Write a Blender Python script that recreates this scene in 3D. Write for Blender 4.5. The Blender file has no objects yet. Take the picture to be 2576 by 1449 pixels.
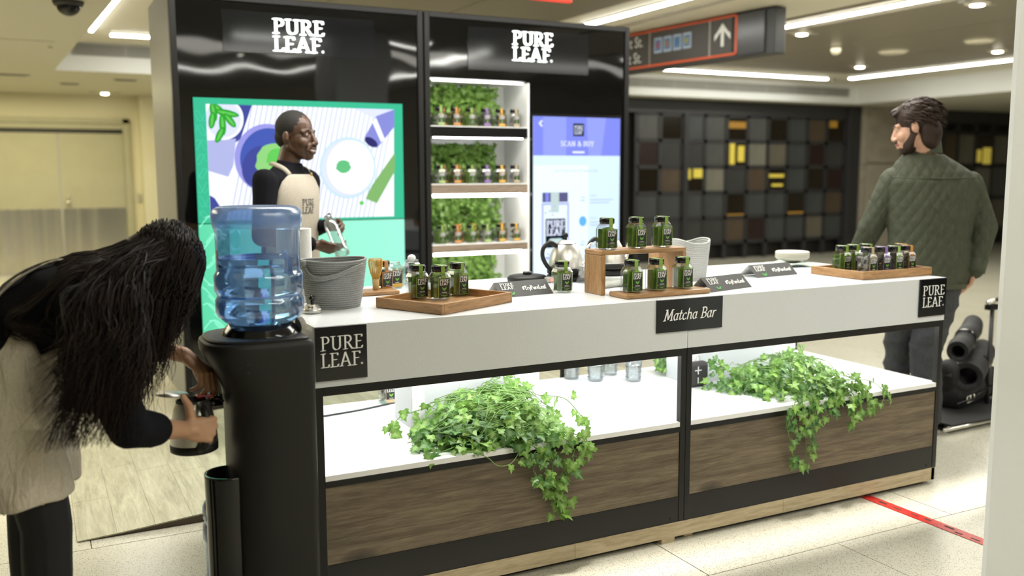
import bpy, bmesh, math, random
import numpy as np
from mathutils import Vector, Matrix, noise
from mathutils.bvhtree import BVHTree
random.seed(11)
SC = bpy.context.scene
COL = SC.collection
PI = math.pi
V = Vector

# ------------------------------------------------------------------ camera
cam_d = bpy.data.cameras.new('camera'); cam = bpy.data.objects.new('camera', cam_d); COL.objects.link(cam)
yaw, pit, rol, FPX = 0.475021, -0.123049, -0.0028926, 2343.44
fw = V((math.sin(yaw)*math.cos(pit), math.cos(yaw)*math.cos(pit), math.sin(pit)))
rt0 = V((math.cos(yaw), -math.sin(yaw), 0)); up0 = rt0.cross(fw)
rt = rt0*math.cos(rol)+up0*math.sin(rol); upv = -rt0*math.sin(rol)+up0*math.cos(rol)
cam.matrix_world = Matrix(((rt.x, upv.x, -fw.x, -0.73147), (rt.y, upv.y, -fw.y, -2.72742), (rt.z, upv.z, -fw.z, 1.38851), (0, 0, 0, 1)))
cam_d.sensor_width = 36; cam_d.lens = 36*FPX/2576; cam_d.clip_end = 200; cam_d.clip_start = .05
cam_d.dof.use_dof = True; cam_d.dof.focus_distance = 3.25; cam_d.dof.aperture_fstop = 1.7
SC.camera = cam
# ------------------------------------------------------------------ world and exposure
wd = bpy.data.worlds.new('world'); SC.world = wd; wd.use_nodes = True
wd.node_tree.nodes['Background'].inputs[0].default_value = (1.0, .95, .82, 1)
wd.node_tree.nodes['Background'].inputs[1].default_value = .31
SC.view_settings.view_transform = 'Standard'; SC.view_settings.look = 'None'
SC.view_settings.exposure = 0.46; SC.view_settings.gamma = 1; SC.view_settings.use_curve_mapping = False
SC.cycles.use_denoising = True
SC.cycles.max_bounces = 10; SC.cycles.transparent_max_bounces = 24; SC.cycles.transmission_bounces = 8
SC.cycles.sample_clamp_indirect = 6
# ------------------------------------------------------------------ area lamps for the concourse; the hall ones are unseen fill
STRIP = 24.0        # emission strength of the ceiling strips
def area(name, loc, rot, sx, sy, power, col, spread=180):
    l = bpy.data.lights.new(name, 'AREA'); l.shape = 'RECTANGLE'; l.size = sx; l.size_y = sy; l.energy = power; l.color = col
    l.spread = math.radians(spread)
    o = bpy.data.objects.new(name, l); COL.objects.link(o); o.location = loc; o.rotation_euler = rot; return o
area('slot_light', (2.2, -.165, 2.74), (0, 0, 0), 9.0, .03, 11, (1, .97, .90), 9)
area('hall_fill', (3.0, -2.6, 2.77), (0, 0, 0), 8.0, .8, 85, (1, .97, .88))
area('hall_fill', (1.9, 1.2, 2.77), (0, 0, 0), 4.6, .9, 125, (1, .98, .92))  # unseen overhead lamp, placed to brighten the worktop
area('hall_fill', (7.5, 4.6, 2.77), (0, 0, 0), 4.0, 3.0, 110, (1, .95, .80))
area('lobby_light', (-.9, 10.2, 2.46), (0, 0, 0), 2.4, 1.6, 62, (1, .90, .54))
area('lobby_light', (-2.2, 4.5, 2.46), (0, 0, 0), 2.0, 4.0, 100, (1, .93, .70))

# ------------------------------------------------------------------ materials
def M(name, col=(.5, .5, .5), rough=.5, metal=0, emit=None, es=1, spec=.5, coat=0, alpha=1):
    m = bpy.data.materials.new(name); m.use_nodes = True; b = m.node_tree.nodes['Principled BSDF']
    b.inputs['Base Color'].default_value = (*col, 1); b.inputs['Roughness'].default_value = rough
    b.inputs['Metallic'].default_value = metal; b.inputs['Specular IOR Level'].default_value = spec
    b.inputs['Coat Weight'].default_value = coat; b.inputs['Coat Roughness'].default_value = .08
    if emit: b.inputs['Emission Color'].default_value = (*emit, 1); b.inputs['Emission Strength'].default_value = es
    return m
def nd(m, t): return m.node_tree.nodes.new(t)
def lk(m, a, b): m.node_tree.links.new(a, b)
def coords(m, scale=(1, 1, 1), kind='Object'):
    tc = nd(m, 'ShaderNodeTexCoord'); mp = nd(m, 'ShaderNodeMapping'); mp.inputs['Scale'].default_value = scale
    lk(m, tc.outputs[kind], mp.inputs[0]); return mp.outputs[0]
def ramp(m, fac, stops):
    r = nd(m, 'ShaderNodeValToRGB'); e = r.color_ramp.elements
    while len(e) > 1: e.remove(e[-1])
    e[0].position, e[0].color = stops[0][0], (*stops[0][1], 1)
    for p, c in stops[1:]:
        k = e.new(p); k.color = (*c, 1)
    lk(m, fac, r.inputs[0]); return r.outputs[0]
def nz(m, vec, scale, detail=4, rough=.55, dist=0):
    n = nd(m, 'ShaderNodeTexNoise'); n.inputs['Scale'].default_value = scale; n.inputs['Detail'].default_value = detail
    n.inputs['Roughness'].default_value = rough; n.inputs['Distortion'].default_value = dist
    lk(m, vec, n.inputs['Vector']); return n.outputs['Fac']
def bump(m, h, strength=.3, dist=.01):
    b = nd(m, 'ShaderNodeBump'); b.inputs['Strength'].default_value = strength; b.inputs['Distance'].default_value = dist
    lk(m, h, b.inputs['Height']); lk(m, b.outputs[0], m.node_tree.nodes['Principled BSDF'].inputs['Normal'])
def noisy(name, c1, c2, scale, rough=.6, sc=(1, 1, 1), detail=5, bs=0, bd=.002, lo=.3, hi=.7, dist=0, **k):
    m = M(name, c1, rough, **k); v = coords(m, sc); f = nz(m, v, scale, detail, .6, dist)
    lk(m, ramp(m, f, [(lo, c1), (hi, c2)]), m.node_tree.nodes['Principled BSDF'].inputs['Base Color'])
    if bs: bump(m, f, bs, bd)
    return m
def wood(name, dark, mid, light, sc, rough=.45, knots=False):
    m = M(name, mid, rough); v = coords(m, sc)
    f = nz(m, v, 2.2, 7, .62, 1.2); g = nz(m, v, 14, 5, .7, .4)
    a = nd(m, 'ShaderNodeMath'); a.operation = 'MULTIPLY_ADD'; a.inputs[1].default_value = .42
    lk(m, g, a.inputs[0]); 
    s = nd(m, 'ShaderNodeMath'); s.operation = 'MULTIPLY'; s.inputs[1].default_value = .62
    lk(m, f, s.inputs[0]); lk(m, s.outputs[0], a.inputs[2])
    c = ramp(m, a.outputs[0], [(.36, dark), (.5, mid), (.66, light)])
    if knots:
        vo = nd(m, 'ShaderNodeTexVoronoi'); vo.inputs['Scale'].default_value = 1.5
        lk(m, coords(m, (1.1, 1.1, 2.6)), vo.inputs['Vector'])
        kr = ramp(m, vo.outputs['Distance'], [(.0, (.25, .25, .25)), (.075, (.55, .55, .55)), (.12, (1, 1, 1))])
        mx = nd(m, 'ShaderNodeMix'); mx.data_type = 'RGBA'; mx.blend_type = 'MULTIPLY'; mx.inputs['Factor'].default_value = 1
        lk(m, c, mx.inputs[6]); lk(m, kr, mx.inputs[7]); c = mx.outputs[2]
    lk(m, c, m.node_tree.nodes['Principled BSDF'].inputs['Base Color']); bump(m, g, .12, .002)
    return m
def thin_glass(name, tint=(.95, .97, .97), gloss=.09, rough=.02, body=None, bodyf=0):
    m = bpy.data.materials.new(name); m.use_nodes = True; t = m.node_tree; t.nodes.clear()
    o = nd(m, 'ShaderNodeOutputMaterial'); tr = nd(m, 'ShaderNodeBsdfTransparent'); tr.inputs[0].default_value = (*tint, 1)
    gl = nd(m, 'ShaderNodeBsdfGlossy'); gl.inputs['Roughness'].default_value = rough
    lw = nd(m, 'ShaderNodeLayerWeight'); lw.inputs[0].default_value = .35
    ma = nd(m, 'ShaderNodeMath'); ma.operation = 'MULTIPLY_ADD'; ma.inputs[1].default_value = .55; ma.inputs[2].default_value = gloss
    lk(m, lw.outputs['Fresnel'], ma.inputs[0])
    mx = nd(m, 'ShaderNodeMixShader'); lk(m, ma.outputs[0], mx.inputs[0]); src = tr.outputs[0]
    if body:
        df = nd(m, 'ShaderNodeBsdfTranslucent'); df.inputs[0].default_value = (*body, 1)
        d2 = nd(m, 'ShaderNodeBsdfDiffuse'); d2.inputs[0].default_value = (*body, 1)
        m1 = nd(m, 'ShaderNodeMixShader'); m1.inputs[0].default_value = .5; lk(m, df.outputs[0], m1.inputs[1]); lk(m, d2.outputs[0], m1.inputs[2])
        m0 = nd(m, 'ShaderNodeMixShader'); m0.inputs[0].default_value = bodyf
        lk(m, tr.outputs[0], m0.inputs[1]); lk(m, m1.outputs[0], m0.inputs[2]); src = m0.outputs[0]
    lk(m, src, mx.inputs[1]); lk(m, gl.outputs[0], mx.inputs[2]); lk(m, mx.outputs[0], o.inputs[0]); return m

m_ceil = M('ceiling_cream', (.70, .66, .54), .55)
m_ceil_low = M('ceiling_warm_paint', (.62, .60, .49), .6)
m_panel = M('ceiling_grey_panel', (.30, .27, .21), .35, metal=.2)
m_white_p = M('white_paint', (.75, .76, .74), .5)
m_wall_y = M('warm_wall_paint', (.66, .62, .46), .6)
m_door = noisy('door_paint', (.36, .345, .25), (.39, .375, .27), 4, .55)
m_steel = noisy('brushed_steel', (.66, .64, .58), (.78, .76, .69), 60, .20, (1, 1, .02), metal=1)
bump(m_steel, nz(m_steel, coords(m_steel, (1, 1, .05)), 3.2, 2), .6, .05)
m_dark = M('dark_metal', (.012, .012, .013), .4)
m_dark2 = M('charcoal_frame', (.028, .028, .030), .45)
m_blk = M('black_powder_coat', (.008, .0075, .007), .38, spec=.3)
m_blk_gloss = M('black_gloss_acrylic', (.003, .003, .0032), .035, spec=.5)
def _wavy():
    m = m_blk_gloss; v = coords(m, (1, 1, 1)); bump(m, nz(m, v, 2.4, 1, .3), .20, .02)
_wavy()
m_blk_flat = M('black_acrylic_plate', (.004, .005, .007), .08)
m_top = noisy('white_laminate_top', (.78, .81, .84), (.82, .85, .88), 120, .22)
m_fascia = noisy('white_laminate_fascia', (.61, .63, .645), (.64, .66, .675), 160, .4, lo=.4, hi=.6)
m_shelf = M('white_shelf_laminate', (.85, .85, .84), .3)
m_walnut = wood('brown_wood_laminate', (.042, .029, .016), (.105, .078, .048), (.19, .145, .095), (.8, 1.0, 13), .5, True)
m_oak = wood('light_oak_laminate', (.26, .20, .12), (.40, .32, .20), (.50, .42, .28), (1.2, 1.2, 14), .5)
m_ramp = wood('pale_wood_floor', (.25, .235, .16), (.39, .37, .265), (.54, .52, .39), (9, .8, 5), .4)
m_shelfwood = wood('shelf_wood', (.14, .10, .07), (.20, .15, .11), (.28, .22, .17), (1.5, 1.5, 16), .5)
m_bamboo = wood('bamboo', (.20, .105, .040), (.36, .195, .080), (.48, .28, .125), (3, 3, 22), .38)
m_bamboo_v = wood('bamboo_upright', (.20, .105, .040), (.34, .185, .080), (.46, .27, .125), (22, 22, 3), .38)
m_led = M('led_tube', (1, 1, 1), .5, emit=(1, 1, 1), es=22)
m_led2 = M('counter_led', (1, 1, 1), .5, emit=(1, 1, .97), es=28)
m_strip = M('strip_light', (1, 1, 1), .5, emit=(1, 1, .93), es=STRIP)
m_spot = M('spot_lens', (1, 1, 1), .5, emit=(1, .95, .78), es=12)
m_white_emit = M('lit_letters', (1, 1, 1), .5, emit=(.88, 1, .98), es=1.7)
m_white_ink = M('white_ink', (.80, .80, .78), .5)
m_green_ink = M('green_ink', (.22, .42, .06), .5)
m_blackplastic = noisy('black_textured_plastic', (.008, .008, .007), (.012, .011, .010), 300, .5, spec=.35, bs=.15, bd=.0006)
m_blackshine = M('glossy_black_plastic', (.006, .006, .007), .12)
m_red = M('red_plastic', (.45, .006, .012), .25)
m_grey_pl = M('grey_plastic', (.42, .40, .36), .5)
m_chrome = M('polished_steel', (.62, .61, .58), .16, metal=1)
m_satin = noisy('satin_steel', (.62, .61, .58), (.72, .70, .66), 90, .36, (1, 1, .03), metal=1)
m_glass = thin_glass('clear_glass')
m_glass_b = thin_glass('clear_bottle_plastic', (.93, .96, .97), .16, .04, (.8, .85, .88), .10)

# ------------------------------------------------------------------ mesh helpers
OFF = {}
class MB:
    def __init__(s): s.v = []; s.f = []; s.mi = []
    def add(s, vs, fs, mi=0):
        b = len(s.v); s.v += [tuple(x) for x in vs]; s.f += [tuple(i+b for i in f) for f in fs]; s.mi += [mi]*len(fs); return s
    def box(s, a, b, mi=0, rot=None, piv=None):
        x0, y0, z0 = a; x1, y1, z1 = b
        vs = [V(p) for p in ((x0, y0, z0), (x1, y0, z0), (x1, y1, z0), (x0, y1, z0), (x0, y0, z1), (x1, y0, z1), (x1, y1, z1), (x0, y1, z1))]
        if rot is not None:
            pv = V(piv); vs = [pv+rot@(p-pv) for p in vs]
        return s.add(vs, [(0, 3, 2, 1), (4, 5, 6, 7), (0, 1, 5, 4), (1, 2, 6, 5), (2, 3, 7, 6), (3, 0, 4, 7)], mi)
    def loft(s, rings, n=20, cap=True, mi=0, closed=False):
        """rings: (centre, a_vec, b_vec[, exponent])"""
        vs = []
        for r in rings:
            c, a, b = V(r[0]), V(r[1]), V(r[2]); e = r[3] if len(r) > 3 else 1
            for k in range(n):
                t = 2*PI*k/n; cx, sx = math.cos(t), math.sin(t)
                if e != 1: cx = math.copysign(abs(cx)**e, cx); sx = math.copysign(abs(sx)**e, sx)
                vs.append(c+a*cx+b*sx)
        fs = []
        for i in range(len(rings)-1):
            for k in range(n):
                k2 = (k+1) % n; fs.append((i*n+k, i*n+k2, (i+1)*n+k2, (i+1)*n+k))
        if cap: fs += [tuple(reversed(range(n))), tuple((len(rings)-1)*n+k for k in range(n))]
        return s.add(vs, fs, mi)
    def lathe(s, prof, c=(0, 0, 0), n=32, sx=1, sy=1, mi=0, cap=False, e=1):
        c = V(c); return s.loft([(c+V((0, 0, z)), (max(r, 1e-4)*sx, 0, 0), (0, max(r, 1e-4)*sy, 0), e) for z, r in prof], n, cap, mi)
    def tube(s, path, r, n=8, mi=0, cap=True, up=(0, 0, 1)):
        P = [V(p) for p in path]; m = len(P); R = r if isinstance(r, (list, tuple)) else [r]*m
        rings = []; pu = None
        for i, p in enumerate(P):
            d = (P[min(i+1, m-1)]-P[max(i-1, 0)])
            d = d.normalized() if d.length > 1e-9 else V((0, 0, 1))
            if pu is None:
                u = V(up) if abs(d.dot(V(up))) < .95 else V((1, 0, 0)); a = d.cross(u).normalized()
            else: a = (pu-d*pu.dot(d)); a = a.normalized() if a.length > 1e-6 else d.orthogonal().normalized()
            pu = a; b = d.cross(a); rings.append((p, a*R[i], b*R[i]))
        return s.loft(rings, n, cap, mi)
    def ell(s, c, r, n=16, m=10, rot=None, mi=0):
        rings = []; c = V(c); R = rot or Matrix.Identity(3)
        for i in range(m+1):
            t = PI*i/m; z = -math.cos(t); q = max(math.sin(t), .02)
            rings.append((c+R@V((0, 0, r[2]*z)), R@V((r[0]*q, 0, 0)), R@V((0, r[1]*q, 0))))
        return s.loft(rings, n, True, mi)
    def cap(s, p0, p1, r0, r1, n=12, mi=0):
        s.ell(p0, (r0,)*3, n, 8, mi=mi); s.ell(p1, (r1,)*3, n, 8, mi=mi); return s.tube([p0, p1], [r0, r1], n, mi)
    def chain(s, pts, rs, n=12):
        for i in range(len(pts)-1): s.cap(pts[i], pts[i+1], rs[i], rs[i+1], n)
        return s
    def poly(s, pts, mi=0): return s.add(pts, [tuple(range(len(pts)))], mi)
    def build(s, name, mats, parent=None, smooth=False, bevel=0, kind=None, off=None):
        me = bpy.data.meshes.new(name)
        if off is None: off = OFF.get(parent.name, (0, 0, 0)) if parent else (0, 0, 0)
        ox, oy, oz = off
        me.from_pydata([(x-ox, y-oy, z-oz) for x, y, z in s.v], [], s.f)
        return fin(name, me, mats, parent, smooth, bevel, kind, off, s.mi)
def fin(name, me, mats, parent=None, smooth=False, bevel=0, kind=None, off=(0, 0, 0), mi=None):
    for m in (mats if isinstance(mats, (list, tuple)) else [mats]): me.materials.append(m)
    if mi and max(mi) > 0: me.polygons.foreach_set('material_index', mi)
    if smooth: me.polygons.foreach_set('use_smooth', [True]*len(me.polygons))
    me.update()
    o = bpy.data.objects.new(name, me); COL.objects.link(o); OFF[o.name] = off
    if parent: o.parent = parent
    if bevel:
        b = o.modifiers.new('bevel', 'BEVEL'); b.width = bevel; b.segments = 2; b.limit_method = 'ANGLE'
        b.angle_limit = math.radians(50)
    if kind: o['kind'] = kind
    return o
def smooth_by_angle(o, deg=40):
    me = o.data
    bm = bmesh.new(); bm.from_mesh(me)
    bmesh.ops.recalc_face_normals(bm, faces=bm.faces)
    for f in bm.faces: f.smooth = True
    for e in bm.edges:
        if len(e.link_faces) == 2 and e.calc_face_angle(0) > math.radians(deg): e.smooth = False
    bm.to_mesh(me); bm.free(); return o
def thing(name, label, cat, loc=(0, 0, 0), group=None, local=False):
    o = bpy.data.objects.new(name, None); COL.objects.link(o); o.location = loc; o.empty_display_size = .05
    o['label'] = label; o['category'] = cat
    if group: o['group'] = group
    OFF[o.name] = (0, 0, 0) if local else tuple(loc); return o
def tag(o, label, cat, group=None):
    o['label'] = label; o['category'] = cat
    if group: o['group'] = group
    return o
def rebase(o, loc):
    """move a world-built single mesh so that its origin is at loc"""
    o.data.transform(Matrix.Translation(-V(loc))); o.location = loc; return o
def struct(o): o['kind'] = 'structure'; return o
KIDS = {}
def copy_tree(o, parent=None, top=True):
    c = o.copy(); COL.objects.link(c); OFF[c.name] = OFF.get(o.name, (0, 0, 0))
    if parent: c.parent = parent
    for ch in [x for x in ALL if x.parent == o]: copy_tree(ch, c, False)
    return c
ALL = []
def snapshot():
    ALL[:] = list(COL.objects)
def place(proto, used, loc, rz=0, label=None, group=None):
    o = proto if not used else copy_tree(proto)
    o.location = loc; o.rotation_euler = (0, 0, rz)
    if label: o['label'] = label
    if group: o['group'] = group
    return o
def rotz(a): return Matrix.Rotation(a, 3, 'Z')

# ------------------------------------------------------------------ broad-nib lettering
def A(cx, cy, rx, ry, a0, a1, n=10): return [(cx+rx*math.cos(math.radians(a0+(a1-a0)*i/n)), cy+ry*math.sin(math.radians(a0+(a1-a0)*i/n))) for i in range(n+1)]
def _sf(x, y, w=.13): return [(x-w, y), (x+w, y)]
_P = [[(.15, 0), (.15, 1)], _sf(.15, .02), [(.02, .98), (.32, .98)]+A(.32, .74, .24, .24, 90, -90)+[(.16, .5)]]
GL = {
 'P': (.66, _P), 'R': (.76, _P+[[(.34, .5), (.62, .04), (.76, .02)]]),
 'U': (.82, [[(.15, .98), (.15, .34)]+A(.40, .3, .25, .28, 180, 360)+[(.65, .98)], _sf(.15, .98), _sf(.65, .98)]),
 'E': (.62, [[(.15, 0), (.15, 1)], [(.02, .98), (.52, .98), (.54, .84)], [(.15, .52), (.44, .52)], [(.02, .02), (.52, .02), (.57, .18)]]),
 'L': (.58, [[(.15, 0), (.15, 1)], _sf(.15, .98), [(.02, .02), (.50, .02), (.56, .2)]]),
 'A': (.84, [[(.10, .02), (.40, 1)], [(.40, 1), (.72, .02)], [(.22, .34), (.60, .34)], _sf(.10, .02, .11), _sf(.72, .02, .12)]),
 'F': (.58, [[(.15, 0), (.15, 1)], _sf(.15, .02), [(.02, .98), (.52, .98), (.55, .84)], [(.15, .52), (.44, .52)]]),
 'S': (.58, [[(.48, .82)]+A(.28, .74, .2, .24, 40, 250, 10)+A(.27, .26, .22, .25, 60, -160, 10)]),
 'C': (.74, [A(.42, .5, .34, .49, 45, 315, 16)]),
 'N': (.86, [[(.15, 0), (.15, 1), (.68, 0), (.68, 1)], _sf(.15, .02, .1), _sf(.68, .98, .1)]),
 '&': (.84, [[(.78, .5), (.6, .1), (.4, .0)]+A(.28, .22, .2, .22, 270, 90, 8)+[(.45, .62)]+A(.36, .8, .14, .18, -20, 200, 8)+[(.36, .5), (.78, .02)]]),
 'B': (.68, _P+[A(.34, .26, .26, .24, 90, -90)+[(.02, .02)]]),
 'Y': (.74, [[(.08, .98), (.37, .5), (.66, .98)], [(.37, .5), (.37, 0)], _sf(.37, .02), _sf(.08, .98, .1), _sf(.66, .98, .1)]),
 'M': (1.04, [[(.12, 0), (.20, 1), (.50, .1), (.80, 1), (.88, 0)], _sf(.12, .02, .11), _sf(.88, .02, .12), _sf(.16, .98, .09), _sf(.84, .98, .09)]),
 'T': (.68, [[(.34, 0), (.34, 1)], [(.03, .84), (.05, .98), (.63, .98), (.65, .84)], _sf(.34, .02)]),
 'a': (.56, [A(.25, .30, .2, .3, 60, 360-60, 12), [(.44, .62), (.40, .1), (.46, .02), (.55, .08)]]),
 't': (.36, [[(.16, .86), (.12, .14), (.2, .01), (.33, .1)], [(.0, .60), (.32, .60)]]),
 'c': (.48, [A(.26, .30, .21, .3, 50, 320, 12)]),
 'h': (.60, [[(.10, 1), (.10, 0)], [(.10, .4)]+A(.29, .42, .18, .18, 150, 20, 6)+[(.46, .1), (.5, .0), (.58, .06)]]),
 'r': (.42, [[(.10, .6), (.10, 0)], [(.10, .4), (.22, .58), (.38, .58)]]),
 'y': (.56, [[(.06, .6), (.26, .04)], [(.50, .6), (.22, -.2), (.06, -.26)]]),
 'u': (.60, [[(.10, .6), (.10, .2)]+A(.26, .18, .16, .18, 180, 330, 6)+[(.44, .3)], [(.46, .6), (.46, .06), (.56, .02)]]),
 'e': (.52, [[(.08, .34), (.44, .34)]+A(.26, .32, .19, .28, 10, 310, 12)]),
 'f': (.38, [[(.36, .92), (.24, .96), (.16, .8), (.16, 0)], [(.0, .58), (.32, .58)]]),
 'm': (.86, [[(.10, .6), (.10, 0)], A(.26, .40, .16, .19, 170, 0, 6)+[(.42, 0)], A(.58, .40, .16, .19, 170, 0, 6)+[(.74, 0)]]),
 '#': (.66, [[(.18, .1), (.28, .9)], [(.40, .1), (.50, .9)], [(.06, .36), (.56, .36)], [(.10, .66), (.60, .66)]]),
 '.': (.22, [A(.1, .06, .05, .05, 0, 360, 8)]), ' ': (.34, []),
}
def hull(pts):
    pts = sorted(set((round(x, 5), round(y, 5)) for x, y in pts))
    def half(ps):
        h = []
        for p in ps:
            while len(h) > 1 and (h[-1][0]-h[-2][0])*(p[1]-h[-2][1])-(h[-1][1]-h[-2][1])*(p[0]-h[-2][0]) <= 0: h.pop()
            h.append(p)
        return h
    a = half(pts); b = half(pts[::-1]); return a[:-1]+b[:-1]
def text_polys(s, nw=.15, nt=.05, ang=12, shear=0, gap=.06):
    """2D polygons of a line of text, cap height 1; returns polys, width"""
    c, q = math.cos(math.radians(ang)), math.sin(math.radians(ang)); nib = []
    for u, w in ((1, 1), (1, -1), (-1, -1), (-1, 1)):
        nib.append((u*nw/2*c-w*nt/2*q, u*nw/2*q+w*nt/2*c))
    x = 0; out = []
    for ch in s:
        w, strokes = GL[ch]
        for st in strokes:
            for i in range(len(st)-1):
                pts = [(x+p[0]+n[0]+shear*p[1], p[1]+n[1]) for p in st[i:i+2] for n in nib]
                h = hull(pts)
                if len(h) > 2: out.append(h)
        x += w+gap
    return out, x-gap
def text_mb(mb, s, origin, u, v, capheight, width=None, mi=0, eps=0, **k):
    """place text with its baseline start at origin along u, up v"""
    P, w = text_polys(s, **k); o, u, v = V(origin), V(u).normalized(), V(v).normalized(); n = u.cross(v)
    sx = (width/w) if width else capheight
    for i, h in enumerate(P):
        mb.poly([o+u*(x*sx)+v*(y*capheight)+n*(eps+i*1e-6) for x, y in h], mi)
    return w*sx
def logo(mb, o, u, v, W, H, mi=0, reg=True, **k):
    """PURE / LEAF in two lines filling W x H from lower-left corner o"""
    o, u, v = V(o), V(u).normalized(), V(v).normalized(); ch = H*.455
    text_mb(mb, 'PURE', o+v*(H-ch), u, v, ch, W, mi, **k)
    text_mb(mb, 'LEAF', o, u, v, ch, W*.93, mi, **k)
    if reg:
        c = o+u*(W*.965)+v*(ch*.1); n = u.cross(v); r = ch*.085
        for a in range(10):
            t0, t1 = 2*PI*a/10, 2*PI*(a+1)/10
            mb.poly([c+u*(r*q*math.cos(t))+v*(r*q*math.sin(t)) for q, t in ((1, t0), (1, t1), (.55, t1), (.55, t0))], mi)
def sans(name, s, loc, size, rot, mat, parent=None, align='LEFT', sx=1, off=(0, 0, 0)):
    cu = bpy.data.curves.new(name, 'FONT'); cu.body = s; cu.size = size; cu.align_x = align; cu.resolution_u = 2
    t = bpy.data.objects.new('tmp', cu); COL.objects.link(t); bpy.context.view_layer.update()
    me = bpy.data.meshes.new_from_object(t.evaluated_get(bpy.context.evaluated_depsgraph_get()))
    bpy.data.objects.remove(t); me.transform(Matrix.Translation(V(loc)-V(off))@rot.to_4x4()@Matrix.Diagonal((sx, 1, 1, 1)))
    return fin(name, me, mat, parent, off=off)
RX = Matrix.Rotation(PI/2, 3, 'X')      # text facing -y

def solid(name, mb, mats, parent, voxel=.004, smooth=3, fold=0, fscale=9, fvec=(1, 1, .35), dec=None, kind=None):
    """fuse overlapping closed shapes into one continuous smooth surface"""
    me = bpy.data.meshes.new('t'); me.from_pydata(mb.v, [], mb.f); t = bpy.data.objects.new('t', me); COL.objects.link(t)
    bm = bmesh.new(); bm.from_mesh(me); bmesh.ops.recalc_face_normals(bm, faces=bm.faces); bm.to_mesh(me); bm.free()
    r = t.modifiers.new('r', 'REMESH'); r.mode = 'VOXEL'; r.voxel_size = voxel; r.use_smooth_shade = True
    if smooth: q = t.modifiers.new('s', 'SMOOTH'); q.iterations = smooth; q.factor = .5
    bpy.context.view_layer.update()
    out = bpy.data.meshes.new_from_object(t.evaluated_get(bpy.context.evaluated_depsgraph_get()))
    bpy.data.objects.remove(t)
    off = OFF.get(parent.name, (0, 0, 0)) if parent else (0, 0, 0)
    n = len(out.vertices); co = np.empty(n*3); out.vertices.foreach_get('co', co); co = co.reshape(-1, 3)
    if fold:
        nr = np.empty(n*3); out.vertices.foreach_get('normal', nr); nr = nr.reshape(-1, 3)
        fv = V(fvec)*fscale
        d = np.array([1-abs(2*noise.noise(V((p[0]*fv.x, p[1]*fv.y, p[2]*fv.z))))*1.6 for p in co])
        co = co+nr*(d*fold)[:, None]
    co = co-np.array(off); out.vertices.foreach_set('co', co.ravel())
    return fin(name, out, mats, parent, True, off=off, kind=kind)
# ================================================================== THE PLACE
# floor: terrazzo slabs with fine joints
def mk_terrazzo():
    m = M('terrazzo', (.60, .57, .46), .22); v = coords(m)
    vo = nd(m, 'ShaderNodeTexVoronoi'); vo.inputs['Scale'].default_value = 230; vo.inputs['Randomness'].default_value = 1; lk(m, v, vo.inputs['Vector'])
    sel = nd(m, 'ShaderNodeSeparateColor'); lk(m, vo.outputs['Color'], sel.inputs[0])
    ch = ramp(m, sel.outputs[0], [(0, (.13, .085, .045)), (.19, (.15, .11, .065)), (.20, (.24, .20, .14)), (.38, (.35, .31, .23)), (.39, (.52, .50, .42)), (1, (.60, .58, .50))])
    di = ramp(m, vo.outputs['Distance'], [(.30, (1, 1, 1)), (.42, (0, 0, 0))])
    mx = nd(m, 'ShaderNodeMix'); mx.data_type = 'RGBA'; lk(m, di, mx.inputs['Factor'])
    f = nz(m, v, 1.3, 3); base = ramp(m, f, [(.3, (.49, .47, .385)), (.7, (.55, .53, .44))])
    lk(m, base, mx.inputs[6]); lk(m, ch, mx.inputs[7])
    lk(m, mx.outputs[2], m.node_tree.nodes['Principled BSDF'].inputs['Base Color']); return m
m_terr = mk_terrazzo(); m_joint = M('floor_joint', (.22, .20, .16), .8)
fl = struct(MB().box((-7, -7, -.06), (18, 14, -.004)).build('floor', m_joint))
P = 1.25; slab = None
for j in range(-3, 11):
    y0 = -.295+P*j; sh = .64 if j % 2 == 0 else 0
    for i in range(-6, 13):
        x0 = 1.895+P*i+sh-P
        if slab is None:
            slab = MB().box((0, 0, -.05), (P-.004, P-.004, 0)).build('floor_slab', m_terr, fl); s_ = slab
        else:
            s_ = slab.copy(); COL.objects.link(s_)
        s_.location = (x0+.002, y0+.002, 0)

# ceilings
struct(MB().add([(-7, -7, 2.5), (.02, -7, 2.5), (.02, 0, 2.5), (-.42, 8.6, 2.5), (-.42, 14, 2.5), (-7, 14, 2.5), (-7, -7, 2.56), (.02, -7, 2.56), (.02, 0, 2.56), (-.42, 8.6, 2.56), (-.42, 14, 2.56), (-7, 14, 2.56)], [(5, 4, 3, 2, 1, 0), (6, 7, 8, 9, 10, 11)]+[(k, (k+1) % 6, 6+(k+1) % 6, 6+k) for k in range(6)]).box((-.42, 8.6, 2.5), (18, 14, 2.56)).box((11.5, -7, 2.5), (18, 8.6, 2.56)).build('ceiling', m_ceil_low))
tc = struct(MB().box((-.5, -7, 2.8), (11.6, 8.7, 2.86)).build('ceiling', m_ceil))
MB().box((-.42, 8.585, 2.498), (11.5, 8.6, 2.8)).box((11.485, -7, 2.498), (11.5, 8.6, 2.8)).box((-.50, -7, 2.56), (-.46, 8.6, 2.8)).build('ceiling_coffer_side', m_white_p, tc)
for x0, x1, y0, y1 in ((.42, 3.75, -2.2, 7.35), (6.12, 10.0, -6, 7.2)):
    n = 3; w = (x1-x0)/n
    for k in range(n):
        MB().box((x0+k*w+.006, y0, 2.785), (x0+(k+1)*w-.006, y1, 2.80)).build('ceiling_panel', m_panel, tc)
MB().box((4.42, -3, 2.782), (4.46, 8.2, 2.80)).box((5.6, -3, 2.782), (5.64, 8.2, 2.80)).build('ceiling_reveal', m_panel, tc)

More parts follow.
